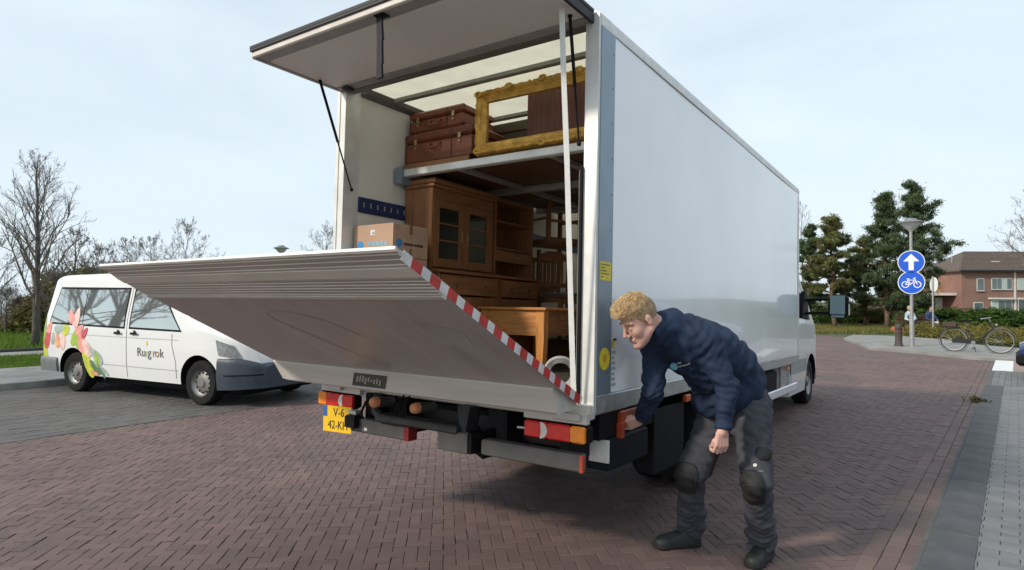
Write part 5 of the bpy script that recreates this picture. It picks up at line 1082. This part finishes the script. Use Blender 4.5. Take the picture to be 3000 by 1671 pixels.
# lips, cuffs, hem band, boot soles, collar edge and zip
bg_ = body.g
def hug_body(name, c, r, R, off, mat):
    q = SDF(LO, HI, .0055); q.ell(c, r, R, .001); q.g = np.where(q.g < .3, np.maximum(q.g, bg_-off), 1.0).astype(np.float32)
    if (q.g < 0).any(): return add_to(q.mesh(name, mat, 1), name)
hug_body('lips', H(.102, 0, -.072), (HS*.014, HS*.024, HS*.011), RH, .0006, pbr('lip', (.42, .18, .15), .45, var=.1))
for (el, wr) in ((elR, wrR), (elL, wrL)): ax = nrm(wr-el); e1 = nrm(np.cross(ax, CF)); hug('cuff', wr-ax*.030, (.09, .017, .09), [e1, ax, np.cross(e1, ax)], .0045, m_navy, jkg)
z0, z1 = hit(jbv, 1903, 1062), hit(jbv, 1950, 1150)
zp = MB(); prev = None
for k in range(15):
    f = k/14; x = 1884+40*f+28*f*f; y = 1046+88*f; p, n = hit(jbv, x, y)
    if p is not None: q = p-Vector(man.location)+(Vector(CAM)-p).normalized()*.003; zp.tube([prev, q], .0035, 5) if prev is not None else None; prev = q
if False: zp.build('zip', pbr('zip_grey', (.05, .055, .065), .5), man)
# black strap end held in the left hand
ftip = wrL+fL*.10+pL*.03; tl = thing('strap_end', 'black strap end hanging from the fist of the man', 'strap', tuple(ftip)); 
e = A(2078, 1398, 3.72)-ftip; MB().tube([(0, 0, .015), tuple(e*.3), tuple(e*.7), tuple(e)], [.011, .012, .010, .006], 8).build('strap_tail', m_black, tl, smooth=40); MB().ball((0, 0, 0), .014, .014, .016).build('strap_grip', m_black, tl)
# ================================================================== trees
m_bark = pbr('bark', (.085, .075, .066), .95, var=.3, scale=8, bump=.5, bscale=30); m_twig = pbr('twig', (.17, .145, .125), .95, var=.3, scale=4)
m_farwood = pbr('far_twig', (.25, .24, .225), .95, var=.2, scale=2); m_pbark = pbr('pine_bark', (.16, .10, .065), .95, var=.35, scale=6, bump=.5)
def bare_tree(label, base, h, seed, spread=.42, first=.22, levels=4, nmain=26, trunk_r=.13, mat_t=None, mat_c=None, up=.9, group=None, twigs=1.0, trunk_to=1.0, n2=7, tw=1.0):
    r = random.Random(seed); t = thing('bare_tree', label, 'tree', tuple(base), 0, group); tr = MB(); cr = MB()
    pts = [Vector((0, 0, -.1))]; 
    for k in range(1, 11): pts.append(Vector((r.gauss(0, .02*h*.1*k**.5), r.gauss(0, .02*h*.1*k**.5), h*trunk_to*k/10)))
    rad = [trunk_r*(1-.94*(k/10)**.85)+.004 for k in range(11)]; tr.tube(pts, rad, 8)
    def onax(z): f = z/(h*trunk_to)*10; i = min(int(f), 9); return pts[i].lerp(pts[i+1], f-i), rad[i]+(rad[i+1]-rad[i])*(f-i)
    def grow(p, d, ln, ra, lev):
        n = 4; q = [p]; dd = d.copy()
        for i in range(n): dd = (dd+Vector((r.gauss(0, .11), r.gauss(0, .11), r.gauss(.06, .07)))).normalized(); q.append(q[-1]+dd*ln/n)
        cr.tube(q, [max(ra*(1-.75*i/n), .0022*tw) for i in range(n+1)], 5 if lev < 2 else 3, cap=False)
        if lev >= levels: return
        m = int((n2 if lev < 2 else 4)*twigs+r.random())
        for k in range(m):
            f = r.uniform(.25, 1.0); i = min(int(f*n), n-1); b = q[i].lerp(q[i+1], f*n-i); a = r.uniform(0, 6.283); o = d.orthogonal().normalized(); o = Matrix.Rotation(a, 3, d) @ o
            nd = (d*r.uniform(.6, 1.0)+o*r.uniform(.45, .85)+Vector((0, 0, .18))).normalized(); grow(b, nd, ln*r.uniform(.32, .52)*(1.15-f*.35), ra*.42, lev+1)
    for k in range(nmain):
        f = (k+r.random()*.6)/nmain; z = h*(first+(.98-first)*f); b, ra = onax(min(z, h*trunk_to*.99)); a = k*2.4+r.uniform(-.4, .4)
        ln = h*spread*(1-.80*f**1.1)*r.uniform(.75, 1.15); d = Vector((math.cos(a), math.sin(a), up*r.uniform(.7, 1.3)+f*.8)).normalized(); grow(b, d, ln, max(ra*.42, .010), 1)
    tr.build('trunk', mat_t or m_bark, t, smooth=True); cr.build('crown', mat_c or m_twig, t); return t
def base_at(x, depth): p = at(x, 878, depth); return (p.x, p.y, -.05)
bare_tree('tall bare tree with straight trunk at the left edge', tuple(gp(103, 1022)), 6.0, 3, .42, .20, 4, 34, .13, tw=1.0, up=1.25, n2=7)
for i, (x, d, h, lab) in enumerate(((20, 26, 2.2, 'leafless bush at the left edge behind the grass'), (170, 25, 2.9, 'tall leafless bush right of the straight trunk'), (260, 28, 3.4, 'leafless bush rising over the van tailgate'), (350, 30, 3.5, 'leafless bush rising over the van roof'), (440, 33, 3.4, 'leafless bush under the platform tip'), (520, 38, 3.4, 'leafless bush hidden low behind the platform'))):
    bare_tree(lab, base_at(x, d), h, 90+i, .62, .03, 4, 24, .06, group='leafless bushes behind the van', tw=1.8, up=1.5, trunk_to=.7, n2=6)
gl = 'bare trees in the left background'
for i, (x, d, h, lab, sd_) in enumerate(((-30, 34, 5.0, 'leafless tree half cut by the left picture edge', 11), (215, 32, 5.4, 'broad bare tree just right of the tall straight one', 12), (300, 36, 4.8, 'thin bare tree rising behind the van roof', 13), (370, 60, 7.8, 'pale bare tree above the left tip of the lift platform', 14), (440, 62, 8.2, 'pale leafless tree second from the platform tip', 15), (545, 56, 8.6, 'rounded bare tree with dense twigs over the lift platform', 16), (640, 70, 6.4, 'low bare tree right of the dense twiggy one', 18), (955, 58, 8.8, 'bare tree showing at the left rear post of the truck', 17))):
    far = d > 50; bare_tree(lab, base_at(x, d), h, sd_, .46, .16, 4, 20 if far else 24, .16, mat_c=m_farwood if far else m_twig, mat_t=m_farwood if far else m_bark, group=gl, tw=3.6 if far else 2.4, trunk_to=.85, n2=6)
bare_tree('bare branches reaching in at the right picture edge', base_at(3055, 42), 9.5, 21, .45, .25, 4, 22, .15, group='bare trees on the right', tw=2.6, trunk_to=.85)
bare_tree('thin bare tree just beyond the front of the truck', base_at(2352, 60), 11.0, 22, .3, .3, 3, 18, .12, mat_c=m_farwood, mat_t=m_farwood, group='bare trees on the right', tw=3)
# unseen trees added out of frame so glass and paint mirror branches
bare_tree('unseen bare tree added out of frame for the van windows to mirror', (-15.5, -3.8, -.05), 6.5, 31, .45, .2, 3, 22, .2, group='unseen trees added for reflections', tw=5, n2=6); bare_tree('second unseen bare tree added out of frame for reflections', (-21.0, -7.0, -.05), 8.0, 32, .45, .2, 3, 22, .2, group='unseen trees added for reflections', tw=5, n2=6)
# leaf masses
def leaves(n, fn, size, seed, flat=.6, wid=.45):
    r = random.Random(seed); V = []; F = []
    for i in range(n):
        p = Vector(fn(r)); s = size*r.uniform(.6, 1.4); a = Vector((r.gauss(0, 1), r.gauss(0, 1), r.gauss(0, flat))).normalized(); b = a.orthogonal().normalized(); b = Matrix.Rotation(r.uniform(0, 6.28), 3, a) @ b; k = len(V)
        V += [p-a*s, p+b*s*wid, p+a*s, p-b*s*wid]; F.append((k, k+1, k+2, k+3))
    return V, F
def foliage(name, n, fn, size, seed, mat, parent, flat=.6, wid=.45):
    V, F = leaves(n, fn, size, seed, flat, wid); me = bpy.data.meshes.new(name); me.from_pydata(V, [], F); me.materials.append(mat); return link(name, me, parent)
m_needle = leafmat('pine_needles', (.095, .135, .066), var=.5, scale=1.1, transl=.25); m_needle2 = leafmat('pine_needles_warm', (.15, .16, .062), var=.5, scale=.9, transl=.3)
def pine(label, x, depth, h, seed, wd, lean=0.0, crown0=.28, n=24, mat=None):
    base = base_at(x, depth); r = random.Random(seed); t = thing('pine_tree', label, 'tree', base, 0, 'pines beyond the junction'); tr = MB(); pts = [Vector((lean*k/8*.6+r.gauss(0, .06), r.gauss(0, .06), -.1+h*.97*k/8)) for k in range(9)]
    tr.tube(pts, [.13*(1-.85*k/8)+.02 for k in range(9)], 8); cl = []
    for k in range(n):
        f = crown0+(1-crown0)*(k+r.random())/n; i = min(int(f*8), 7); b = pts[i].lerp(pts[i+1], f*8-i); a = k*2.4+r.uniform(-.5, .5); ff = max(0, (f-crown0)/(1-crown0)); ln = wd*(.42+.66*math.sin(math.pi*min(ff*1.15+.04, 1)))*(1-.62*ff**2.2)*r.uniform(.55, 1.15); d = Vector((math.cos(a), math.sin(a), r.uniform(.0, .4)+.3*f)).normalized()
        e = b+d*ln; m_ = b.lerp(e, .5)-Vector((0, 0, .06*ln)); tr.tube([b, m_, e], [.055, .035, .012], 5, cap=False)
        for q in range(10): g_ = r.uniform(.15, 1.08); c = b.lerp(e, g_)+Vector((r.gauss(0, .28), r.gauss(0, .28), r.gauss(.05, .16)))*(ln*.28+.25); cl.append((c, r.uniform(.20, .36)*(h/8)))
    cl.append((pts[-1], .45))
    def fn(r2): c, s = cl[r2.randrange(len(cl))]; v = Vector((r2.gauss(0, 1), r2.gauss(0, 1), r2.gauss(0, 1))); v = v.normalized()*abs(r2.gauss(.55, .35)); return c+Vector((v.x*s, v.y*s, v.z*s*.62))
    tr.build('trunk', m_pbark, t, smooth=True); foliage('crown', 42000, fn, .115, seed, mat or m_needle, t, 1.3, .16); return t
pine('tall dark pine with long limbs behind the lamp post', 2676, 36, 8.5, 41, 2.6, .2, .14, 34); pine('twin-topped pine left of the lamp post', 2600, 37, 8.3, 42, 2.5, -.2, .12, 32); pine('shorter pine just right of the truck front', 2440, 38, 7.0, 43, 2.2, .0, .18, 24, m_needle2); pine('pine partly hidden by the truck box', 2370, 40, 6.6, 44, 2.0, .0, .16, 22); pine('low warm-green pine between the tall ones', 2535, 40, 6.0, 45, 2.0, .0, .12, 22, m_needle2)
# shrubs
def shrub(label, c, r3, seed, mat, n=5000, size=.07, group=None, stems=True):
    t = thing('shrub', label, 'shrub', (c[0], c[1], -.05), 0, group); rr = random.Random(seed); cl = [(Vector((rr.gauss(0, .45)*r3[0], rr.gauss(0, .45)*r3[1], r3[2]*rr.uniform(.15, .95))), rr.uniform(.22, .5)) for _ in range(26)]
    def fn(r2): q, s = cl[r2.randrange(26)]; v = Vector((r2.gauss(0, 1), r2.gauss(0, 1), r2.gauss(0, 1))).normalized()*abs(r2.gauss(.6, .3)); p = q+Vector((v.x*s*r3[0]*.8, v.y*s*r3[1]*.8, v.z*s*r3[2]*.5)); p.z = max(p.z, .02); return p
    foliage('leaves', n, fn, size, seed, mat, t)
    st = MB()
    for k in range(16): a = rr.uniform(0, 6.28); q = cl[k][0]; st.tube([(0.1*math.cos(a), .1*math.sin(a), -.03), tuple(q*.5), tuple(q)], [.03, .02, .008], 4, cap=False)
    st.build('stems', m_bark, t); return t
m_olive = leafmat('olive_leaf', (.14, .13, .042), var=.45, scale=1.2); m_greenl = leafmat('green_leaf', (.055, .105, .022), var=.4, scale=1.0); m_brownl = leafmat('brown_leaf', (.16, .125, .06), var=.45, scale=1.0); m_yel = leafmat('yellow_leaf', (.155, .14, .035), var=.4, scale=1.2)
gs = 'shrubs behind the parked van'
for i, (x, d, r3, mm, lab) in enumerate(((150, 27, (1.5, 1.5, 2.7), m_olive, 'tall olive-brown shrub right of the bare tree trunk'), (235, 29, (1.7, 1.7, 3.0), m_brownl, 'brown thicket touching the van rear'), (330, 31, (1.9, 1.9, 3.1), m_olive, 'dense shrub seen over the van roof'), (60, 30, (1.2, 1.2, 1.6), m_brownl, 'low brown shrub behind the bare trunk'), (420, 34, (2.0, 2.0, 3.2), m_brownl, 'shrub just under the platform tip'))): shrub(lab, base_at(x, d), r3, 60+i, mm, 7000, .10, gs)
for i, (x, d, r3, mm, lab) in enumerate(((2890, 33, (2.6, 1.0, 1.15), m_greenl, 'clipped green hedge in front of the brick house'), (2790, 33, (2.0, .9, 1.1), m_greenl, 'green hedge left of the brick house'), (2990, 31, (2.2, 1.0, 1.2), m_greenl, 'green hedge at the right picture edge'), (2455, 44, (4.0, 1.2, 1.5), m_olive, 'olive hedge under the pines'), (2580, 44, (4.0, 1.2, 1.5), m_brownl, 'brownish hedge under the tall pine'), (2360, 44, (3.0, 1.2, 1.5), m_greenl, 'hedge beside the truck mirror'))): shrub(lab, base_at(x, d), r3, 80+i, mm, 6500, .09, 'hedges in the right background')
# ground cover behind the bicycle: uncountable low shrubs
def gcov(r): x, y = r.uniform(2655, 3060), r.uniform(0, 1); yy = np.interp(x, [2640, 2830, 3060], [992, 1006, 1026]); p = gp(x, yy-4-y*(yy-952), 0); hgt = .55*math.sin(math.pi*min(y*1.3+.05, .95))**.5*(.7+.4*math.sin(p.x*2.3)*math.sin(p.y*1.1)); return (p.x+r.gauss(0, .1), p.y+r.gauss(0, .1), r.random()**.6*hgt)
o = foliage('ground_cover', 26000, gcov, .075, 77, m_yel, None); o['kind'] = 'stuff'; o['label'] = 'low yellow-green ground cover behind the bicycle'; o['category'] = 'shrubs'
# ================================================================== lamp posts, signs, bollard
m_post = pbr('galvanised', (.36, .37, .37), .5, metal=.4, var=.12, scale=6); m_lampc = pbr('lamp_cap', (.20, .21, .22), .5, metal=.2); m_lampg = pbr('lamp_glass', (.62, .64, .62), .3, var=.05)
def street_lamp(label, base, h):
    t = thing('street_lamp', label, 'street lamp', base, 0, 'street lamps'); MB().cyl((0, 0, -.1), (0, 0, h), .055, .045, n=14).build('pole', m_post, t, smooth=40); MB().cyl((0, 0, 0), (0, 0, .9), .075, .075, n=14).build('pole_base', m_post, t, smooth=40)
    MB().lathe([(.06, h-.02), (.10, h+.04), (.16, h+.07), (.30, h+.24), (.33, h+.27)], (0, 0, 0), 'z', 24, False).build('lantern', m_lampg, t, smooth=50); MB().lathe([(.39, h+.262), (.40, h+.285), (.36, h+.31), (.20, h+.36), (.17, h+.42), (.001, h+.43)], (0, 0, 0), 'z', 24).build('cap', m_lampc, t, smooth=40); return t
lb = gp(2672, 1017, .05); lb.z = .05
lamp1 = street_lamp('grey lamp post carrying two round blue signs', tuple(lb), 3.95); l2 = base_at(822, 33); street_lamp('distant street lamp showing above the lift platform', l2, at(822, 719, 33).z-.38)
# traffic signs
m_sblue = pbr('sign_blue', (.012, .10, .62), .35, var=.04); m_swhite = pbr('sign_white', (.78, .80, .80), .4, var=.03); vd = Vector((CAM[0]-lb.x, CAM[1]-lb.y, 0)).normalized(); sr = Vector((-vd.y, vd.x, 0))
if sr.dot(Vector(CR)) < 0: sr = -sr
def sign(label, z, draw, rad=.40):
    t = thing('traffic_sign', label, 'sign', (lb.x+vd.x*.07, lb.y+vd.y*.07, z), 0, 'blue round signs on the lamp post')
    def pt(a, b, h): return tuple(sr*a+Vector((0, 0, 1))*b+vd*h)
    ring = [(rad*math.cos(2*math.pi*k/40), rad*math.sin(2*math.pi*k/40)) for k in range(40)]; MB().prism(ring, 0, .012, pt).build('disc_border', m_swhite, t); ring2 = [(x*.94, y*.94) for x, y in ring]; MB().prism(ring2, .0125, .015, pt).build('disc_face', m_sblue, t); MB().prism([(-.03, -.3), (.03, -.3), (.03, .3), (-.03, .3)], -.025, -.001, pt).build('clamp', m_post, t); draw(t, pt); return t
def arrow(t, pt): MB().prism([(-.075, -.28), (.075, -.28), (.075, .02), (.23, .02), (0, .28), (-.23, .02), (-.075, .02)], .0155, .018, pt).build('arrow_symbol', m_swhite, t)
def cyc(t, pt):
    mb = MB()
    for cx in (-.17, .17):
        for k in range(24): a, b = 2*math.pi*k/24, 2*math.pi*(k+1)/24; mb.prism([(cx+.115*math.cos(a), -.07+.115*math.sin(a)), (cx+.115*math.cos(b), -.07+.115*math.sin(b)), (cx+.085*math.cos(b), -.07+.085*math.sin(b)), (cx+.085*math.cos(a), -.07+.085*math.sin(a))], .0155, .018, pt)
    for (a, b) in (((-.17, -.07), (-.09, .10)), ((-.09, .08), (.10, .08)), ((-.02, -.07), (.10, .08)), ((-.09, .08), (-.02, -.07)), ((-.17, -.07), (-.02, -.07)), ((.17, -.07), (.09, .14)), ((.05, .14), (.13, .15)), ((-.14, .12), (-.05, .12))):
        dx, dy = b[0]-a[0], b[1]-a[1]; l = math.hypot(dx, dy); nx, ny = -dy/l*.013, dx/l*.013; mb.prism([(a[0]+nx, a[1]+ny), (a[0]-nx, a[1]-ny), (b[0]-nx, b[1]-ny), (b[0]+nx, b[1]+ny)], .0155, .018, pt)
    mb.build('bicycle_symbol', m_swhite, t)
def zat(y): d = ray(2672, y); p = CAM+d*((np.array([lb.x, lb.y, 0])-CAM)@CF); return p[2]
sign('round blue sign with a white upward arrow', zat(768), arrow, .395); sign('round blue sign with a white bicycle', zat(828), cyc, .395)
bx('sticker', m_swhite, lamp1, -.16, -.06, -.07, -.06, zat(805)-.05-.1, zat(805)-.05+.12)
# edge-on white sign on a post beyond
ps = base_at(2733, 30); t = thing('sign_post', 'white road sign seen edge-on beside the house', 'sign', ps); MB().cyl((0, 0, 0), (0, 0, 2.85), .04, n=10).build('pole', m_post, t, smooth=40)
ring = [(.36*math.cos(2*math.pi*k/28), .36*math.sin(2*math.pi*k/28)) for k in range(28)]; e1 = Vector((sr.x*.42+vd.x*.9, sr.y*.42+vd.y*.9, 0)).normalized(); n1_ = Vector((-e1.y, e1.x, 0)); MB().prism(ring, .045, .06, lambda a, b, h: tuple(e1*a+Vector((0, 0, 2.45+b))+n1_*h)).build('sign_plate', m_swhite, t)
bl = gp(2633, 1016, .05); t = thing('bollard', 'dark weathered bollard at the corner of the footway', 'bollard', (bl.x, bl.y, .05)); MB().lathe([(.14, -.05), (.14, .06), (.115, .10), (.10, .60), (.12, .63), (.12, .68), (.09, .74), (.001, .77)], (0, 0, 0), 'z', 16).build('bollard_body', pbr('bollard_brown', (.065, .048, .045), .7, var=.25), t, smooth=35)
MB().lathe([(.102, .48), (.103, .54)], (0, 0, 0), 'z', 16, False).build('bollard_band', pbr('band_red', (.20, .06, .05), .6), t)
# ================================================================== brick house on the right
HD = 72.0
def hp(x, y, d=HD): p = at(x, y, d); return p
h0 = hp(2818, 900); h1 = hp(3150, 900); hx = Vector((h1.x-h0.x, h1.y-h0.y, 0)).normalized(); hyv = Vector((-hx.y, hx.x, 0)); hyv = hyv if hyv.dot(Vector(CF)) > 0 else -hyv
hang = math.atan2(hx.y, hx.x); house = thing('brick_house', 'red brick terraced house with brown tiled roof beyond the junction', 'house', (h0.x, h0.y, -.05), hang)
m_hb = brickwork('house_brick', (.27, .135, .105), (.22, .11, .085), (.28, .22, .19), 3.0, wall=True); m_tile = pbr('roof_tile', (.10, .078, .066), .85, var=.25, scale=5, bump=.6, bscale=16); m_frame = pbr('window_frame', (.62, .60, .55), .5); m_pane = pbr('pane', (.10, .13, .135), .05, var=.2, scale=.8, spec=.8); m_curt = pbr('curtain', (.42, .50, .47), .8, var=.1)
HWD, HZ, HR_, HDp = 13.5, 5.15, 7.75, 8.0
mbw = MB().box(0, HWD, 0, HDp, 0, HZ).build('wall', m_hb, house)
def hz(y): return at(2900, y, HD).z+.05
rf = MB().add([(-.45, -.5, HZ-.05), (HWD+.4, -.5, HZ-.05), (HWD+.4, HDp+.5, HZ-.05), (-.45, HDp+.5, HZ-.05), (3.2, HDp/2, HR_), (HWD+.4, HDp/2, HR_), (-.45, -.5, HZ+.12), (HWD+.4, -.5, HZ+.12), (HWD+.4, HDp+.5, HZ+.12), (-.45, HDp+.5, HZ+.12)], [(0, 1, 2, 3), (6, 7, 5, 4), (8, 9, 4, 5), (9, 6, 4), (7, 8, 5), (0, 1, 7, 6), (1, 2, 8, 7), (2, 3, 9, 8), (3, 0, 6, 9)]).build('roof', m_tile, house)
nrow = 15
for k in range(nrow):
    f = k/nrow; y = -.5+(HDp/2+.5)*f; z = HZ+.12+(HR_-HZ-.12)*f; x0 = -.45+3.65*f; MB().box(x0, HWD+.4, y-.02, y+.28, z-.01, z+.045).build('tile_course', m_tile, rf)
MB().box(4.6, 5.5, HDp*.17, HDp*.17+.5, HZ+1.05, HZ+1.25).build('roof_window', m_frame, rf); MB().box(1.0, 1.12, 3.0, 3.12, HZ+.5, HZ+1.9).build('flue_pipe', m_post, rf); MB().box(-.5, HWD+.4, -.62, -.5, HZ-.05, HZ+.08).build('gutter', m_dkmetal, rf)
def win(x0, x1, z0, z1, parts, curtain=None, sill=True):
    f = MB().box(x0, x1, -.05, .05, z0, z1).build('window', m_frame, house); n = parts; w_ = (x1-x0-.09)/n
    for k in range(n): a = x0+.07+w_*k; MB().box(a, a+w_-.05, -.058, -.051, z0+.08, z1-.08).build('pane', m_curt if curtain and k in curtain else m_pane, f)
    if sill: MB().box(x0-.06, x1+.06, -.12, -.002, z0-.08, z0-.001).build('sill', m_kerb, f)
S_ = HD/FPX; ux = lambda x: (x-2818)*S_/ (hx.dot(Vector(CR)))
win(ux(2862), ux(2884), hz(853)-.0, hz(816), 1); win(ux(2905), ux(2966), hz(849), hz(815), 4, (2,)); win(ux(2980), ux(3060), hz(849), hz(815), 3, (0,)); win(ux(2903), ux(2965), hz(915), hz(879), 3, (0,)); win(ux(2982), ux(3060), hz(918), hz(879), 2); win(ux(2852), ux(2880), .05, hz(886), 1, None, False)
MB().box(ux(2896), ux(2968), -.35, -.002, hz(878)+.02, hz(873)+.02).build('canopy', m_frame, house); MB().box(ux(2980), ux(3060), -.35, -.002, hz(878)+.02, hz(873)+.02).build('canopy', m_frame, house); MB().box(ux(2971), ux(2976), -.10, -.002, .0, HZ).build('downpipe', m_frame, house)
ex = bx('garage_wall', m_hb, house, -6.2, -3.6, 1.2, 6, 0, 2.35, bev=0); bx('garage_wall', m_hb, house, -3.6, -.005, 3.0, 6, 0, 2.35, bev=0); bx('flat_roof', m_frame, house, -6.4, -.01, .8, 6.2, 2.351, 2.65, bev=0); bx('upper_storey', pbr('sand_cladding', (.33, .20, .10), .8, var=.2, scale=3), house, -5.5, -.01, 3.2, 6.2, 2.651, 3.7, bev=0); bx('garage_door', m_dkwood, house, -3.3, -1.2, 2.94, 2.995, .05, 2.2, bev=0); bx('side_door', m_frame, house, -1.05, -.2, 2.94, 2.995, .05, 2.1, bev=0)
h2 = thing('far_house', 'grey-roofed house partly hidden behind the brick house', 'house', tuple(Vector(base_at(2785, 95))), hang); MB().box(-5, 5, 0, 7, 0, 3.2).build('wall', m_hb, h2); MB().prism([(-.4, 3.2), (7.4, 3.2), (3.5, 5.4)], -5.3, 5.3, lambda a, b, h: (h, a, b)).build('roof', pbr('slate', (.12, .125, .14), .8, var=.15), h2); MB().box(-3, -1.5, -.04, -.001, 1, 2.2).build('window', m_frame, h2); MB().box(1.5, 3, -.04, -.001, 1, 2.2).build('window', m_frame, h2)
# ================================================================== pale hall and rail fence on the far left
sb = Vector(base_at(10, 40)); sv = Vector((CR[0], CR[1], 0)).normalized(); hall = thing('hall_building', 'low pale grey hall with curved roof behind the bare tree', 'building', tuple(sb), math.atan2(sv.y, sv.x)); m_hall = pbr('pale_cladding', (.50, .55, .60), .6, var=.06, scale=1)
arc = [(-12, 0), (2.0, 0), (2.0, 1.75)]+[(2.0-14*k/10, 1.75+.75*math.sin(math.pi*k/10*.55+.0)) for k in range(1, 11)]; MB().prism(arc, 0, 9, lambda a, b, h: (a, h, b)).build('wall', m_hall, hall)
MB().box(-12, 2.02, -.05, -.001, 0, .62).build('dark_base', pbr('slate_base', (.10, .13, .17), .6), hall); MB().box(1.15, 1.6, -.06, -.002, .63, 1.6).build('door', pbr('grey_door', (.16, .20, .25), .5), hall)
for k in range(6): MB().box(-11+k*2.1, -10.97+k*2.1, -.03, -.001, .65, 1.9).build('panel_joint', m_alu, hall)
fx = thing('rail_fence', 'white post and rail fence in front of the pale hall', 'fence', tuple(Vector(base_at(20, 33))), math.atan2(sv.y, sv.x)); m_fw = pbr('fence_white', (.55, .55, .52), .7)
for k in range(6): MB().box(-4.2+k*1.1, -4.1+k*1.1, -.05, .05, 0, 1.15).build('post', m_fw, fx)
for z in (.45, .55): MB().box(-4.3, 1.4, -.08, -.051, z, z+.05).build('rail', m_fw, fx)
# ================================================================== two people on a bench beyond the junction
PD = 33.0; pb = base_at(2690, PD); bench = thing('park_bench', 'park bench beyond the junction with two people', 'bench', pb, math.atan2(CR[1], CR[0])); m_bw = wood('bench_wood', (.10, .06, .035))
for k in range(4): MB().box(-1.0, 1.0, -.2+.11*k, -.11+.11*k, .42, .46).build('seat_slat', m_bw, bench)
for k in range(3): MB().box(-1.0, 1.0, .26+.02*k, .29+.02*k, .56+.13*k, .66+.13*k).build('back_slat', m_bw, bench)
for x in (-.8, .8): MB().box(x-.03, x+.03, -.18, .28, 0, .42).build('leg', m_dkmetal, bench); MB().box(x-.025, x+.025, .30, .35, 0, .95).build('back_post', m_dkmetal, bench)
def sitter(label, x, cloth, legs, lean, hat, seed):
    p = Vector(pb)+Vector(CR)*x; t = thing('person', label, 'person', (p.x, p.y, -.05), math.atan2(CR[1], CR[0]), 'people on the bench'); v = .022
    def sd(lo, hi): return SDF(lo, hi, v)
    lo, hi = (-.75, -.9, -.02), (.75, .6, 1.6); b = sd(lo, hi); hd = (lean*.45, -.10, 1.28); b.ell(hd, (.095, .105, .13)); b.cap((lean*.35, -.04, 1.05), hd, .06, .06)
    b.cap((0, .05, .56), (lean*.3, 0, 1.0), .13, .15, .05)
    for s in (-1, 1): b.cap((s*.09, 0, .53), (s*.12+lean*.2, -.45, .52), .08, .06); b.cap((s*.12+lean*.2, -.45, .52), (s*.12+lean*.5, -.52, .08), .055, .045); b.cap((lean*.3+s*.19, 0, .98), (lean*.4+s*.25, -.15, .72), .05, .045); b.cap((lean*.4+s*.25, -.15, .72), (lean*.6+s*.10, -.40, .66), .04, .035)
    link('body', b.mesh('body', m_skin, 1), t); j = sd(lo, hi); j.cap((0, .05, .54), (lean*.3, 0, 1.0), .15, .17, .05)
    for s in (-1, 1): j.cap((lean*.3+s*.17, 0, .99), (lean*.4+s*.25, -.15, .72), .075, .065, .04); j.cap((lean*.4+s*.25, -.15, .72), (lean*.6+s*.12, -.36, .67), .06, .05, .03)
    link('jacket', j.mesh('jacket', cloth, 1), t); q = sd(lo, hi)
    for s in (-1, 1): q.cap((s*.09, .02, .53), (s*.12+lean*.2, -.45, .53), .105, .08, .03); q.cap((s*.12+lean*.2, -.45, .53), (s*.12+lean*.5, -.52, .12), .08, .065, .03); q.cap((s*.12+lean*.5, -.50, .06), (s*.12+lean*.6, -.66, .05), .05, .045, .02)
    link('trousers', q.mesh('trousers', legs, 1), t); c = sd(lo, hi); c.ell((hd[0], hd[1]+.02, hd[2]+.04), (.108, .115, .105)); c.ell((hd[0], hd[1]-.10, hd[2]-.03), (.085, .07, .09), None, .01, True); link('hair', c.mesh('hair', hat, 1), t)
sitter('seated person in pale jacket and dark trousers leaning left on the bench', -.30, pbr('pale_jacket', (.36, .44, .48), .8, var=.25, scale=6), pbr('dark_trousers', (.02, .022, .028), .8), -.5, pbr('fair_hair', (.35, .30, .22), .7), 1); sitter('seated person in navy jacket and pale trousers on the bench', .55, pbr('blue_jacket', (.015, .03, .09), .7), pbr('pale_trousers', (.42, .41, .43), .8), .15, pbr('dark_hair', (.02, .017, .015), .7), 2)
dg_ = Vector(pb)+Vector(CR)*-1.45-Vector(CF)*.6; t = thing('shoulder_bag', 'orange-red bag lying on the ground left of the bench', 'bag', (dg_.x, dg_.y, -.05), .4); MB().box(-.28, .28, -.16, .16, 0, .34, bev=.09).build('bag_body', pbr('bag_red', (.45, .12, .05), .7), t, smooth=50); MB().tube([(-.2, 0, .33), (-.1, 0, .5), (.1, 0, .5), (.2, 0, .33)], .015, 6).build('bag_strap', m_dkwood, t)

# weeds and moss along the gutter
m_moss = leafmat('moss', (.10, .105, .03), var=.4, scale=3)
wr_ = random.Random(8)
for k, (u, n, lab) in enumerate(((9.2, 70, 'green weed tuft growing at the end of the kerb band'),)):
    p = rd(1.385, u, .02); t = thing('weed_tuft', lab, 'weed', tuple(p), wr_.uniform(0, 6), 'weeds along the gutter'); s_ = .02+.0009*n
    foliage('leaves', n, lambda r: (r.gauss(0, s_*.6), r.gauss(0, s_), abs(r.gauss(0, s_*.45))), .022+.0002*n, 300+k, m_moss, t)

# houses across the right-hand pavement, outside the frame: the truck side mirrors them
for k, (x, y, lab) in enumerate(((19.0, -2.0, 'brick house across the pavement mirrored in the truck side'), (20.0, 17.0, 'second brick house across the pavement, mirrored towards the cab'))):
    hc = copy_tree(house); hc.matrix_world = Matrix.Translation((x, y+13.5, -.05)) @ Matrix.Rotation(-math.pi/2, 4, 'Z'); hc['label'] = lab; hc['group'] = 'houses across the pavement'
